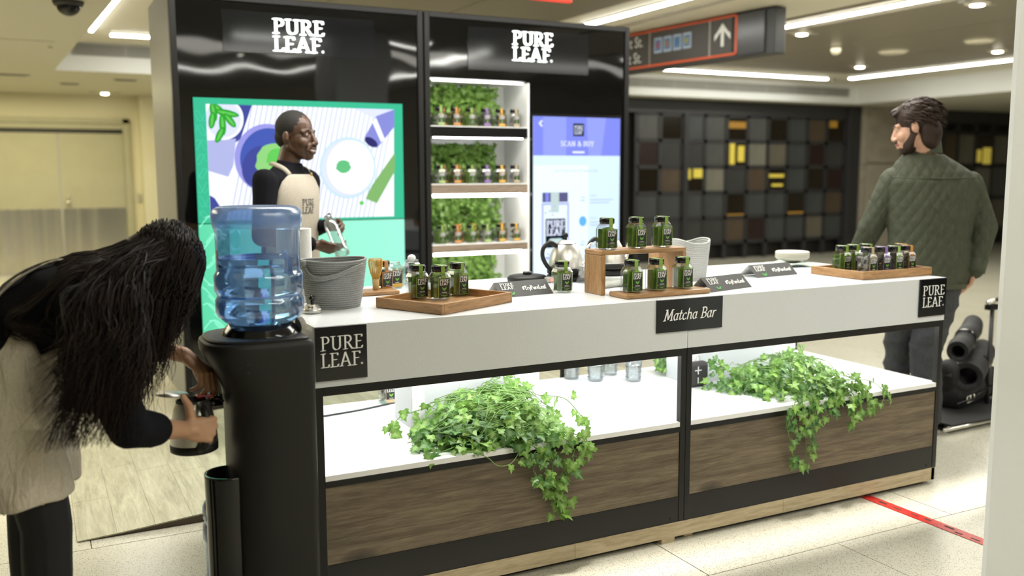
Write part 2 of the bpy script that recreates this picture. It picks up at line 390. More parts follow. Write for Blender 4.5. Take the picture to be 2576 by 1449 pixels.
# walls
struct(MB().box((-7, 11.9, 0), (-1.28, 12.1, 2.5)).box((-1.28, 11.9, 2.17), (.59, 12.1, 2.5)).box((.59, 11.9, 0), (7.2, 12.1, 2.5)).build('wall_back', m_wall_y))
struct(MB().box((.72, 11.55, 0), (2.5, 11.9, 2.5)).build('wall_pier', m_wall_y))
struct(MB().box((-7.1, -7, 0), (-7, 14, 2.6)).build('wall_left', m_wall_y))
struct(MB().box((18, -7, 0), (18.1, 14, 2.6)).build('wall_right', m_wall_y))
struct(MB().box((-7, -7.1, 0), (18, -7, 2.9)).build('wall_front', m_wall_y))
struct(MB().box((7.1, 9.12, 0), (18, 9.3, 2.5)).box((7.1, 9.3, 0), (7.3, 11.9, 2.5)).build('wall_shop', M('dark_shop_interior', (.012, .011, .010), .5)))

# service double door on the back wall
d1 = bpy.data.objects.new('door_1', None); COL.objects.link(d1); d1.location = (-.35, 11.9, 0); d1['kind'] = 'structure'; OFF['door_1'] = (-.35, 11.9, 0)
d1['label'] = 'cream service double door with steel kick plates on the back wall'
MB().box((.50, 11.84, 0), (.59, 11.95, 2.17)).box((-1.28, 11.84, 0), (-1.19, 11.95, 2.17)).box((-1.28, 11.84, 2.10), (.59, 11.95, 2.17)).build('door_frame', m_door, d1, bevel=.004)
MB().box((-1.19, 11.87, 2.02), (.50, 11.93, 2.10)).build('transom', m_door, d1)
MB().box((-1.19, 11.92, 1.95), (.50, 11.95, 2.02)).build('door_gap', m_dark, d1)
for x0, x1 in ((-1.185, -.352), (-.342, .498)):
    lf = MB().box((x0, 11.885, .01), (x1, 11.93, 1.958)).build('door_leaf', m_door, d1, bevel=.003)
    MB().box((x0+.012, 11.876, .012), (x1-.012, 11.886, .905)).build('kick_plate', m_steel, lf)
lf = MB().lathe([(0, 0), (0, .02), (.02, .028), (.04, .028), (.05, .015), (.05, 0)], n=16)
k = lf.build('door_handle', m_chrome, d1, True, off=(0, 0, 0)); k.rotation_euler = (PI/2, 0, 0); k.location = (-.26+.35, -.03, .985)
k = MB().lathe([(0, 0), (0, .018), (.012, .018), (.014, 0)], n=14).build('lock_cylinder', m_satin, d1, True, off=(0, 0, 0)); k.rotation_euler = (PI/2, 0, 0); k.location = (.10, -.025, 1.07)
tag(rebase(MB().box((.655, 11.87, .98), (.70, 11.9, 1.10)).build('light_switch', m_grey_pl, None, bevel=.003), (.68, 11.9, .98)), 'small grey wall switch plate right of the service double door', 'switch')
struct(MB().box((.60, 11.88, 0), (.72, 11.9, .1)).box((-3, 11.88, 0), (-1.28, 11.9, .1)).build('baseboard_back', m_satin))

# shopfront grids of small panes
pane_m = []
for nm, c, r in (('pane_grey', (.060, .060, .058), .35), ('pane_dark_grey', (.034, .035, .035), .3), ('pane_dark', (.012, .009, .006), .12), ('pane_brown', (.060, .043, .028), .4),
                 ('pane_taupe', (.095, .085, .065), .45), ('pane_slate', (.042, .046, .048), .35), ('pane_maroon', (.018, .009, .009), .3), ('pane_pale', (.13, .125, .10), .45)):
    pane_m.append(noisy(nm, c, tuple(x*1.45 for x in c), 3.5, r, (1, 1, .3)))
m_amber = M('lit_amber_display', (.3, .15, .02), .5, emit=(.95, .55, .05), es=.07)
m_amber2 = M('lit_yellow_display', (.5, .4, .05), .5, emit=(.95, .75, .12), es=.2)
def grid(name, label, x0, cols, zs, pat, lit, wd=.43, frame_to=None):
    t = thing(name, label, 'shopfront', (x0, 9, 0)); t['kind'] = 'structure'
    xe = x0+wd*cols
    f = MB(); f.box((x0-.22, 8.98, 2.28), (xe+.30, 9.10, 2.5)).box((xe+.02, 8.93, 0), (xe+.30, 9.10, 2.5))
    f.build('surround', m_dark2, t, bevel=.01)
    g = MB()
    for i in range(cols+1): g.box((x0+wd*i-.035, 9.0, 0), (x0+wd*i+.035, 9.06, 2.30))
    for z in zs: g.box((x0, 9.0, z-.028), (xe, 9.06, z+.028))
    g.build('mullion_grid', m_dark2, t)
    g2 = MB(); g2.box((x0+wd*2+.0, 8.97, 0), (x0+wd*2+.09, 9.05, 2.3)).build('door_stile', m_dark2, t)
    cells = {}
    for j in range(len(zs)-1):
        for i in range(cols):
            k = pat[(i*7+j*11+i*j*3) % len(pat)]
            if (j, i) in lit: k = lit[(j, i)]
            a = k if isinstance(k, int) else 2
            if a not in cells:
                cells[a] = MB().box((.037, .015, .03), (wd-.037, .03, .43-.03+.0)).build('pane', pane_m[a], t, off=(0, 0, 0)); c = cells[a]
            else: c = cells[a].copy(); COL.objects.link(c)
            c.location = (wd*i, 0, zs[j+1]); c.scale = (1, 1, (zs[j]-zs[j+1])/.43)
            if not isinstance(k, int):
                X, Z = x0+wd*i, zs[j+1]
                q = MB()
                for (u0, v0, u1, v1) in k[1]: q.box((X+wd*u0, 9.004, Z+.42*v0), (X+wd*u1, 9.013, Z+.42*v1))
                q.build('lit_display', m_amber2 if k[0] == 'y' else m_amber, t)
zs = [2.27-.40*i for i in range(6)]
pt = [0, 5, 1, 0, 4, 1, 2, 5, 3, 0, 1, 6, 0, 7, 5, 1]
grid('shopfront', 'dark shopfront of small grey, brown and amber panes behind the counter', 7.42, 10, zs, pt,
     {(1, 4): ('y', [(.16, .1, .40, .95), (.55, .2, .85, .8)]), (0, 4): ('a', [(.1, .5, .9, .75)]), (2, 2): ('y', [(.1, .5, .38, .95), (.5, .55, .9, .9)]),
      (2, 6): ('y', [(.1, .55, .85, .68), (.25, .2, .8, .3)]), (0, 9): ('a', [(.15, .62, .55, .9)]), (0, 1): 2, (0, 6): 2, (1, 0): 6, (1, 5): 7, (1, 6): 4, (0, 8): 3,
      (2, 1): 3, (2, 5): 3, (2, 8): 2, (3, 4): ('a', [(.1, .0, .9, .12)]), (3, 7): ('a', [(.1, .02, .9, .14)]), (3, 9): 3, (0, 0): 0, (0, 3): 0})
zs2 = [2.10-.60*i for i in range(4)]
grid('shopfront', 'dark shopfront with tall panes and yellow lights, right of the stone pillar', 13.1, 8, zs2, [1, 2, 3, 7, 5, 0, 2, 4],
     {(0, 0): ('y', [(.05, .2, .35, .7), (.5, .25, .8, .75)]), (0, 1): 3, (0, 2): 3, (0, 3): 7, (0, 4): ('y', [(.1, .15, .35, .7), (.45, .05, .9, .8)])}, .50)
# stone pillar
m_stone = noisy('travertine', (.30, .27, .21), (.40, .37, .30), 2.4, .45, (1, 1, 1), 6, dist=.8)
m_stone2 = noisy('travertine_slab', (.27, .24, .19), (.39, .35, .28), 1.7, .45, (1, 1, 1.6), 6, dist=1.2)
pl = struct(MB().box((12.0, 8.9, 0), (12.92, 9.12, 2.5)).build('wall_pillar', m_joint))
for a, b, m in (((12.13, .01), (12.92, 1.52), m_stone), ((12.13, 1.545), (12.92, 2.495), m_stone2), ((11.99, .01), (12.11, 1.5), m_stone2), ((11.99, 1.52), (12.11, 2.495), m_stone)):
    MB().box((a[0], 8.87, a[1]), (b[0], 8.9, b[1])).build('stone_slab', m, pl, bevel=.004)

# ventilation grilles in the coffer face
def grille(x0, x1, z0, z1, n, label):
    t = thing('ventilation_grille', label, 'vent', ((x0+x1)/2, 8.585, z0))
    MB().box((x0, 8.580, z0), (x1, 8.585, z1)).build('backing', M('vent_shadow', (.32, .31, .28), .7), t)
    w = (x1-x0)/n
    for k in range(n+1): MB().box((x0+w*k-.012, 8.567, z0), (x0+w*k+.012, 8.581, z1)).build('frame_bar', m_grey_pl, t)
    s = MB(); q = 9
    for k in range(q): z = z0+(z1-z0)*(k+.5)/q; s.box((x0, 8.565, z-.004), (x1, 8.581, z+.002))
    s.build('slat', M('vent_slat', (.40, .39, .35), .5), t, kind='stuff')
grille(-.24, 1.9, 2.665, 2.79, 4, 'long grey air grille above the service door lobby, left of the kiosk')
grille(6.6, 11.3, 2.61, 2.74, 8, 'long grey air grille above the dark shopfront')

# ceiling fittings
LAST = [None]
def strip(x0, y0, x1, y1, label, z=2.8, w=.075):
    t = thing('ceiling_light', label, 'ceiling light', ((x0+x1)/2, (y0+y1)/2, z-.02)); LAST[0] = t
    a, b = (x0, y0), (x1, y1)
    if abs(x1-x0) > abs(y1-y0): MB().box((x0, y0-w/2, z-.022), (x1, y0+w/2, z-.008)).build('diffuser', m_strip, t); MB().box((x0-.015, y0-w/2-.012, z-.012), (x1+.015, y0+w/2+.012, z)).build('housing', m_ceil, t)
    else: MB().box((x0-w/2, y0, z-.022), (x0+w/2, y1, z-.008)).build('diffuser', m_strip, t); MB().box((x0-w/2-.012, y0-.015, z-.012), (x0+w/2+.012, y1+.015, z)).build('housing', m_ceil, t)
strip(.015, 2.2, .015, 7.55, 'thin white strip light running away from camera, left of the kiosk', w=.032); LAST[0].rotation_euler = (0, 0, .045)
strip(.09, 7.72, 3.0, 7.72, 'white strip light across the ceiling left of the kiosk side panel', w=.11)
strip(4.08, 1.0, 4.08, 5.1, 'white strip light ending above the right logo panel of the kiosk')
strip(5.88, -1.5, 5.88, 4.36, 'white strip light starting behind the end of the hanging sign')
strip(7.05, 7.9, 10.1, 7.9, 'white strip light running across above the shopfront air grille')
strip(10.4, 1.5, 10.4, 7.7, 'white strip light slanting to the far right above the man')
strip(1.2, -1.6, 3.4, -1.6, 'white strip light overhead in front of the counter, outside the picture')
strip(-.1, -5.6, -.1, -.8, 'long white strip light behind the camera at left, seen in reflection')
strip(4.08, -5.6, 4.08, -1.6, 'long white strip light behind the camera at right, seen in reflection')
strip(.6, -4.6, 3.6, -4.6, 'white strip light crossing behind the camera, seen in reflection')
def downlight(x, y, label, z=2.8, r=.055):
    t = thing('downlight', label, 'downlight', (x, y, z))
    MB().lathe([(z-.016, r*1.5), (z-.004, r*1.9), (z, r*1.9)], (x, y, 0), 20, cap=True).build('trim_ring', m_ceil, t, True)
    MB().lathe([(z-.030, r*.5), (z-.024, r), (z-.015, r)], (x, y, 0), 20, cap=True).build('lens', m_spot, t, True)
    MB().box((x-.2, y-.035, z-.008), (x-.11, y+.035, z)).box((x+.11, y-.035, z-.008), (x+.2, y+.035, z)).build('side_slot', m_grey_pl, t)
downlight(6.30, 4.52, 'small round downlight just right of the hanging sign', 2.785)
downlight(9.17, 6.40, 'round downlight above the middle of the far shopfront strip light', 2.785)
downlight(9.36, 4.54, 'round downlight near the right edge above the man', 2.785)
downlight(6.40, 2.62, 'downlight at the very top edge, right of the hanging sign', 2.785)
downlight(.26, 11.4, 'warm downlight in the low ceiling above the service door', 2.5, .048)
downlight(1.6, -3.4, 'downlight behind the camera, mirrored in the gloss panel', 2.785); downlight(3.2, -3.9, 'right downlight behind the camera, mirrored in gloss', 2.785); downlight(2.4, -2.8, 'nearest downlight behind the camera, mirrored in gloss', 2.785)
for x, y, z, rr, lb in ((8.31, 5.12, 2.785, .16, 'cream disc ceiling speaker left of the far downlight'), (8.40, 4.07, 2.785, .15, 'cream disc ceiling speaker above the man at right')):
    t = thing('ceiling_speaker', lb, 'speaker', (x, y, z)); MB().lathe([(z-.03, rr*.82), (z-.012, rr*.98), (z, rr)], (x, y, 0), 28, cap=True).build('grille', m_ceil, t, True)
    MB().lathe([(z-.012, rr), (z-.004, rr*1.08), (z, rr*1.08)], (x, y, 0), 28, cap=True).build('rim', m_ceil_low, t, True)
t = thing('motion_sensor', 'small round cream sensor hanging between downlight and disc speaker', 'sensor', (7.44, 5.16, 2.785))
MB().ell((7.44, 5.16, 2.75), (.055, .055, .055), 16, 10).build('dome', m_ceil, t, True); MB().lathe([(2.765, .05), (2.785, .065)], (7.44, 5.16, 0), 20, cap=True).build('base', m_ceil_low, t, True)
t = thing('sprinkler', 'tiny ceiling sprinkler in the gap between two far strip lights', 'sprinkler', (10.24, 7.87, 2.8))
MB().lathe([(2.74, .03), (2.75, .03), (2.752, .012), (2.80, .02)], (10.24, 7.87, 0), 16, cap=True).build('head', m_chrome, t, True)
for x, y, w, lb in ((-.85, 9.3, .2, 'dark ceiling slot vent at the left edge above the lobby'), (-.22, 10.2, .11, 'small ceiling slot vent above the door seam'), (.35, 9.4, .13, 'dark ceiling slot vent beside the kiosk side panel')):
    t = thing('slot_vent', lb, 'vent', (x, y, 2.5)); MB().box((x-w, y-.06, 2.488), (x+w, y+.06, 2.5)).build('cover', m_grey_pl, t, bevel=.003); MB().box((x-w*.8, y-.03, 2.484), (x+w*.8, y+.03, 2.489)).build('opening', m_dark2, t)
t = thing('security_camera', 'black dome security camera on the low ceiling at top left', 'camera', (-.44, 4.12, 2.5))
MB().lathe([(2.47, .085), (2.49, .095), (2.50, .095)], (-.44, 4.12, 0), 28, cap=True).build('housing', m_dark2, t, True)
MB().ell((-.44, 4.12, 2.475), (.074, .074, .07), 24, 14).build('dome', m_blackshine, t, True)
t = thing('access_panel', 'flush rectangular access hatch in the low ceiling at left', 'panel', (-.85, 6.7, 2.5))
MB().box((-1.5, 6.2, 2.494), (-.47, 7.1, 2.5)).build('hatch', m_ceil_low, t, bevel=.002); MB().lathe([(2.486, .02), (2.494, .02)], (-.50, 6.55, 0), 12, cap=True).build('latch', m_grey_pl, t)
t = thing('exit_sign', 'red lit sign, only its lower edge showing at the top of the picture', 'sign', (2.49, 2.95, 2.56))
MB().box((2.33, 2.93, 2.545), (2.65, 2.97, 2.74)).build('lit_box', M('red_sign', (.5, .02, .02), .4, emit=(1, .08, .04), es=.8), t, bevel=.006)
MB().box((2.45, 2.94, 2.73), (2.53, 2.96, 2.8)).build('bracket', m_dark2, t)

# hanging direction sign
t = thing('hanging_sign', 'long dark hanging direction sign with orange outline and white arrow', 'sign', (5.0, 5.1, 2.38))
MB().box((5.0, 3.50, 2.40), (5.14, 6.9, 2.79)).build('sign_box', m_dark2, t, bevel=.008)
MB().box((4.990, 4.06, 2.455), (5.002, 6.8, 2.765)).build('sign_panel', M('sign_charcoal', (.05, .045, .042), .5), t)
MB().box((4.985, 3.62, 2.42), (5.002, 3.99, 2.775)).build('end_panel', M('sign_blank', (.045, .045, .05), .25), t)
m_or = M('sign_orange', (.62, .10, .035), .5)
MB().box((4.982, 3.985, 2.430), (4.992, 6.8, 2.450)).box((4.982, 3.985, 2.765), (4.992, 6.8, 2.785)).box((4.982, 3.985, 2.43), (4.992, 4.015, 2.785)).build('orange_outline', m_or, t)
t.location = (4.863, 4.869, 2.38); t.rotation_euler = (0, 0, .1); t.scale = (1, .86, 1)
MB().box((4.985, 4.375, 2.45), (4.991, 4.39, 2.765)).box((4.985, 5.34, 2.45), (4.991, 5.35, 2.765)).build('divider', m_grey_pl, t)
ar = MB(); ar.box((4.984, 4.175, 2.52), (4.989, 4.215, 2.66))
ar.add([(4.986, 4.195, 2.715), (4.986, 4.305, 2.60), (4.986, 4.305, 2.645-.01), (4.986, 4.195, 2.665), (4.986, 4.085, 2.635), (4.986, 4.085, 2.60)], [(0, 1, 2, 3), (0, 3, 4, 5)])
ar.add([(4.985, 4.195, 2.725), (4.985, 4.31, 2.615), (4.985, 4.31, 2.575), (4.985, 4.195, 2.675), (4.985, 4.08, 2.575), (4.985, 4.08, 2.615)], [(0, 1, 2, 3), (0, 3, 4, 5)])
ar.build('arrow', m_white_ink, t)
for k, c in enumerate(((.30, .05, .10), (.28, .12, .04), (.03, .14, .32), (.25, .25, .05))):
    y = 5.20-.158*k
    q = MB().box((4.984, y-.064, 2.555), (4.989, y+.064, 2.70)).build('line_icon', M('icon_border', (.35, .42, .55), .5), t)
    MB().box((4.981, y-.045, 2.575), (4.986, y+.045, 2.68)).build('icon_face', M('icon_blue', (.08, .15, .28), .5), q)
    MB().box((4.979, y-.022, 2.60), (4.983, y+.022, 2.655)).build('icon_mark', M('icon_mark', c, .5), q)
RL = Matrix(((0, 0, -1), (-1, 0, 0), (0, 1, 0)))     # text facing -x
sans('sign_text', 't St.', (4.984, 5.70, 2.640), .15, RL, m_white_ink, t, off=(5.0, 5.1, 2.38))
sans('sign_text', 't St.', (4.984, 5.72, 2.485), .15, RL, m_white_ink, t, off=(5.0, 5.1, 2.38))

# near column on the right
struct(MB().box((2.0, -1.5, 0), (2.6, -.80, 2.8)).build('wall_column', M('column_paint', (.66, .67, .64), .35), bevel=.03))

# red floor tape
m_tape = noisy('red_tape', (.42, .012, .012), (.55, .04, .03), 30, .3, detail=3)
tp = MB()
tp.box((2.362, -2.0, .0005), (2.417, .02, .0022)); o = tp.build('floor_tape', m_tape); rebase(o, (2.39, -.9, 0)); tag(o, 'worn red tape line on the terrazzo running under the counter', 'tape')
sc = MB()
for k in range(9):
    y = -.08-.075*k-random.random()*.03; x = 2.372+random.random()*.02; w = .008+random.random()*.006
    sc.box((x, y, .0022), (x+w, y+.03+random.random()*.02, .0027))
sc.build('scuff_mark', M('tape_scuff', (.05, .03, .03), .6), o, off=(2.39, -.9, 0))

# ================================================================== PLATFORM, RAMP
t = thing('platform', 'low oak-edged platform carrying the counter and kiosk', 'platform', (1.4, 1.5, 0))
MB().box((.02, .03, .0), (2.76, 1.0, .02)).build('foot_rail', m_dark, t)
for x0, x1 in ((0, .92), (.9215, 1.9), (1.9015, 2.795)): MB().box((x0, 0, .02), (x1, .02, .0755)).build('edge_board', m_oak, t)
MB().box((2.775, 0, .02), (2.795, 1.04, .0752)).build('edge_board', m_oak, t)
MB().box((.33, .02, .02), (2.775, 3.5, .0745)).box((0, .02, .02), (.33, 1.04, .0745)).build('deck', m_ramp, t)
MB().box((1.30, .0, .0), (1.36, .08, .02)).box((1.42, .02, .0), (1.46, .1, .02)).build('shim', m_oak, t)
t = thing('ramp', 'pale wood plank ramp leading up to the platform at left', 'ramp', (-.2, 1.8, 0))
def rz(x): return max(0.004, (x+.65)/.98*.0745)
w = .98/7
for i in range(7):
    x0, x1 = -.65+w*i+.0004, -.65+w*(i+1)-.0004; cuts = [1.04, 1.5+.28*((i*3) % 4)/4*2, 2.62]
    for a, b in zip(cuts[:-1], cuts[1:]):
        vs = [(x0, a+.001, rz(x0)-.003), (x1, a+.001, rz(x1)-.003), (x1, b-.001, rz(x1)-.003), (x0, b-.001, rz(x0)-.003), (x0, a+.001, rz(x0)+.002), (x1, a+.001, rz(x1)+.002), (x1, b-.001, rz(x1)+.002), (x0, b-.001, rz(x0)+.002)]
        MB().add(vs, [(0, 3, 2, 1), (4, 5, 6, 7), (0, 1, 5, 4), (1, 2, 6, 5), (2, 3, 7, 6), (3, 0, 4, 7)]).build('plank', m_ramp, t)
MB().add([(-.64, 1.045, 0), (.33, 1.045, 0), (.33, 1.045, .07), (-.64, 1.045, .001), (-.64, 2.62, 0), (.33, 2.62, 0), (.33, 2.62, .07), (-.64, 2.62, .001)],
         [(0, 1, 2, 3), (4, 7, 6, 5), (0, 3, 7, 4), (1, 5, 6, 2), (3, 2, 6, 7), (0, 4, 5, 1)]).build('ramp_wedge', M('wedge_brown', (.10, .075, .05), .6), t)

# ================================================================== COUNTER
def ctext(sx0, sx1): pass
L1 = 1.4025; CT = 2.805
def counter(x0, x1, label, ends, box):
    t = thing('counter_unit', label, 'counter', ((x0+x1)/2, .45, .0755)); z0 = .0755
    g = .0012
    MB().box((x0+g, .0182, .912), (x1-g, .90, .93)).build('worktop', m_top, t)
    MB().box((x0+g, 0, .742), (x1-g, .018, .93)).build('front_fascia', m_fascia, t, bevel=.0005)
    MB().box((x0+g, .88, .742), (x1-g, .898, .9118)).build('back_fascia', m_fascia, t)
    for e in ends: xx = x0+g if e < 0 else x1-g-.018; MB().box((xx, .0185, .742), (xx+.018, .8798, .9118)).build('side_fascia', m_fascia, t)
    for px in (x0+.001, x1-.025):
        for py in (.002, .872): MB().box((px, py, z0), (px+.024, py+.024, .742)).build('post', m_blk, t, bevel=.001)
    for py in (.002, .872): MB().box((x0+.025, py, .714), (x1-.025, py+.024, .742)).build('rail', m_blk, t, bevel=.001)
    for py in (.002,): MB().box((x0+.025, py, .424), (x1-.025, py+.024, .444)).build('rail', m_blk, t, bevel=.001)
    for px in (x0+.001, x1-.025): MB().box((px, .026, .424), (px+.024, .872, .444)).box((px, .026, .714), (px+.024, .872, .742)).build('side_rail', m_blk, t)
    MB().box((x0+.0255, .003, .4445), (x1-.0255, .0265, .462)).box((x0+g, .0265, .4445), (x1-g, .871, .462)).build('shelf', m_shelf, t)
    MB().box((x0+.0255, .006, .174), (x1-.0255, .016, .4235)).build('wood_panel', m_walnut, t)
    MB().box((x0+.0255, .004, z0), (x1-.0255, .014, .1735)).build('kick_panel', m_blk, t)
    for e in ends:
        xx = x0+.006 if e < 0 else x1-.016
        MB().box((xx, .027, z0), (xx+.01, .871, .4235)).build('side_panel', m_walnut, t)
    for py in (.10, .62):
        MB().tube([(x0+.06, py, .728), (x1-.06, py, .728)], .009, 10).build('led_tube', m_led2, t, True)
    b = box; q = MB().box((b[0], b[1], .4622), (b[2], b[3], .742)).build('support_box', m_fascia, t, bevel=.001)
    MB().box((b[0]+.002, b[1]-.006, .4622), (b[0]+.05, b[1]-.0005, .74)).build('box_trim', m_shelf, q)
    MB().box((b[4], .862, .4622), (b[5], .871, .74)).build('back_panel', m_shelf, t)
    return t
c1 = counter(0, L1, 'left half of the long white counter, with the fuller glowing ivy mound', (-1,), (.456, .385, .86, .56, .84, 1.25))
c2 = counter(L1, CT, 'right half of the long white counter, beside the man in the green jacket', (1,), (1.80, .50, 2.30, .66, 2.2, 2.78))
for c, x in ((c1, 1.34), (c2, 2.745)): MB().lathe([(0, 0), (0, .004), (.003, .004), (.003, 0)], n=10).build('screw', m_dark, c, off=(0, 0, 0)).location = (x-(c.location.x), -.4475, .015)

def plate(label, x0, x1, z0, z1, kind):
    t = thing('sign_plate', label, 'sign', ((x0+x1)/2, -.004, z0))
    MB().box((x0, -.0085, z0), (x1, -.0005, z1)).build('plate', m_blk_flat, t, bevel=.0008)
    mb = MB(); o = (x0, -.0092, z0)
    if kind: logo(mb, (x0+(x1-x0)*.10, -.0092, z0+(z1-z0)*.25), (1, 0, 0), (0, 0, 1), (x1-x0)*.82, (z1-z0)*.57, nw=.12, nt=.038)
    else:
        kw = dict(shear=.26, nw=.13, nt=.05, ang=25, gap=.05); wa = text_polys('Matcha Bar', **kw)[1]; wm = text_polys('Matcha ', **kw)[1]; sx = (x1-x0)*.79/wa; zz = z0+(z1-z0)*.36; xs = x0+(x1-x0)*.09
        m2 = MB(); text_mb(m2, 'Matcha', (xs, -.0092, zz), (1, 0, 0), (0, 0, 1), .040, text_polys('Matcha', **kw)[1]*sx, **kw); m2.build('lettering', m_white_ink, t)
        text_mb(mb, 'Bar', (xs+(wm+.05)*sx, -.0092, zz), (1, 0, 0), (0, 0, 1), .040, text_polys('Bar', **kw)[1]*sx, **kw)
    mb.build('lettering', m_white_ink, t)
plate('square black logo plate on the counter front, by the water dispenser', .003, .164, .763, .9295, 1)
plate('wide black plate reading Matcha Bar at the counter middle', 1.257, 1.557, .809, .9295, 0)
plate('square black logo plate at the far right end of the counter', 2.635, 2.7985, .767, .9295, 1)
# ================================================================== KIOSK WALL
def em(name, c, s=.80): return M(name, tuple(min(1, x)*.1 for x in c), .5, emit=c, es=s, spec=0)
t = thing('display_wall', 'left black gloss kiosk wall with lit logo, holding the green screen', 'kiosk wall', (.745, 3.2, .0745))
kz = .0745
m_side = M('kiosk_side_panel', (.24, .235, .215), .42)
MB().box((0, 2.84, kz), (.03, 3.72, 2.43)).build('side_panel', m_side, t)
MB().box((.03, 3.69, kz), (1.49, 3.72, 2.43)).build('rear_panel', m_side, t)
MB().box((.03, 2.84, 2.35), (1.49, 3.69, 2.385)).build('top_panel', m_blk, t)
for x in (0, 1.455): MB().box((x, 2.79, kz), (x+.035, 2.84, 2.385)).build('post', m_blk, t, bevel=.003)
MB().box((.035, 2.79, 2.352), (1.455, 2.84, 2.385)).build('top_rail', m_blk, t, bevel=.003)
MB().box((.035, 2.805, kz), (1.455, 2.83, 2.352)).build('gloss_panel', m_blk_gloss, t)
MB().box((.283, 2.799, 2.075), (1.176, 2.8045, 2.305)).build('header_plate', m_blk_flat, t)
b = MB(); logo(b, (.569, 2.796, 2.092), (1, 0, 0), (0, 0, 1), .298, .182, nw=.165, nt=.065); b.build('lit_logo', m_white_emit, t)
# the screen with its picture
mint = em('screen_mint', (.25, .8, .55))
lk(mint, ramp(mint, nd(mint, 'ShaderNodeSeparateXYZ').outputs[0], [(0, (.10, .62, .36)), (.45, (.30, .86, .60)), (1, (.34, .82, .68))]), mint.node_tree.nodes['Principled BSDF'].inputs['Emission Color'])
lk(mint, coords(mint, (.8, 1, 1), 'Generated'), [n for n in mint.node_tree.nodes if n.type == 'SEPXYZ'][0].inputs[0])
s = thing('display_screen', 'large lit green screen showing bowls of matcha behind the server', 'screen', (.73, 2.79, .42))
MB().box((.108, 2.782, 1.108), (1.344, 2.80, 1.812)).build('upper_panel', em('screen_green', (.045, .46, .27)), s)
MB().box((.108, 2.782, .42), (1.344, 2.80, 1.102)).build('lower_panel', mint, s)
lm = em('screen_line', (.36, .98, .72)); lm2 = em('screen_line_dark', (.07, .56, .35))
b = MB()
for k in range(7):
    zc = .50+.10*k
    for q in range(3): b.tube([(.112+.03*q+.16*a/8, 2.7815, zc+.05*math.sin(a*.55+q*1.2+k)) for a in range(9)], .0022, 4)
b.build('wave_pattern', lm, s)
b = MB()
for k in range(8):
    zc = 1.15+.08*k
    for q in range(2): b.tube([(.112+.055*a/6, 2.7815, zc+.03*math.sin(a*.7+q*1.9+k)) for a in range(7)], .0022, 4)
b.build('wave_pattern', lm2, s)
ims = [em('img_white', (.86, .90, 1.02)), em('img_navy', (.055, .07, .30)), em('img_slab', (.40, .43, .72)), em('img_rim', (.30, .30, .72)), em('img_bowl', (.06, .10, .42)), em('img_powder', (.26, .60, .20)),
       em('img_plate', (.52, .70, .90)), em('img_platein', (1, 1, 1.05)), em('img_leaf', (.03, .34, .03)), em('img_leaf2', (.12, .55, .10)), em('img_steel', (.22, .24, .62)), em('img_brush', (.20, .42, .14)), em('img_stripe', (.52, .56, .68)), em('img_dark', (.03, .03, .14)), em('img_pale', (.66, .70, .98)), em('img_green', (.12, .48, .20))]
B = MB(); lay = [0]
def uvp(cx, cy):
    u = (cx-110)/(1472-110) - (cy-190)*.00002; v = (cy-188-(cx-110)*.018)/(1000-188-(cx-110)*.05)
    return .173+min(max(u, 0), 1)*1.115, 1.777-min(max(v, 0), 1)*.655
def shp(pts, mi):
    lay[0] += 1; y = 2.7818-.00012*lay[0]; q = []
    for p in pts:
        x, z = uvp(*p)
        if not q or abs(q[-1][0]-x)+abs(q[-1][2]-z) > 1e-5: q.append((x, y, z))
    B.poly(q, mi)
def circ(cx, cy, rx, ry, mi, n=40, jit=0, rot=0):
    shp([(cx+rx*(1+jit*math.sin(5*a)+jit*math.cos(9*a))*math.cos(a)*math.cos(rot)-ry*math.sin(a)*math.sin(rot), cy+rx*(1+jit*math.sin(5*a))*math.cos(a)*math.sin(rot)+ry*math.sin(a)*math.cos(rot)) for a in [2*PI*k/n for k in range(n)]], mi)
shp([(100, 180), (1480, 180), (1480, 1010), (100, 1010)], 0)
for k in range(30): x = 420+k*36; shp([(x, 180), (x+9, 180), (x-150, 1010), (x-159, 1010)], 12)
shp([(1150, 180), (1480, 180), (1480, 330), (1380, 300)], 14); shp([(300, 180), (420, 180), (340, 430), (200, 520), (120, 520)], 1)
shp([(110, 440), (310, 425), (290, 610), (255, 690), (110, 650)], 2)
circ(225, 290, 138, 145, 0); circ(225, 290, 120, 128, 14)
for x, y, a, l in ((200, 230, .2, 70), (250, 250, -.4, 85), (160, 240, .8, 70), (220, 330, .9, 75), (200, 400, 1.4, 60), (150, 300, 1.1, 60), (270, 300, .3, 60)): circ(x, y, l, 24, 8, 14, rot=a+.6); circ(x, y, l*.8, 9, 9, 10, rot=a+.6)
circ(525, 560, 228, 240, 3); circ(535, 565, 200, 215, 4); circ(470, 620, 120, 150, 1, rot=.3); circ(575, 580, 130, 125, 5, jit=.05); circ(600, 560, 80, 70, 9, jit=.05)
circ(1115, 620, 214, 214, 6); circ(1115, 620, 196, 198, 14); circ(1135, 615, 178, 185, 7); circ(1080, 612, 56, 46, 15, jit=.05)
shp([(1240, 410), (1330, 260), (1480, 200), (1480, 330), (1340, 480)], 10); shp([(1300, 300), (1330, 270), (1400, 420), (1370, 440)], 0); circ(1292, 440, 55, 28, 13, rot=.5)
shp([(1480, 510), (1480, 640), (1340, 865), (1250, 835), (1300, 740)], 11); circ(1220, 865, 18, 14, 9)
shp([(110, 820), (160, 840), (215, 930), (160, 1010), (110, 1010)], 1)
B.build('screen_picture', ims, s)

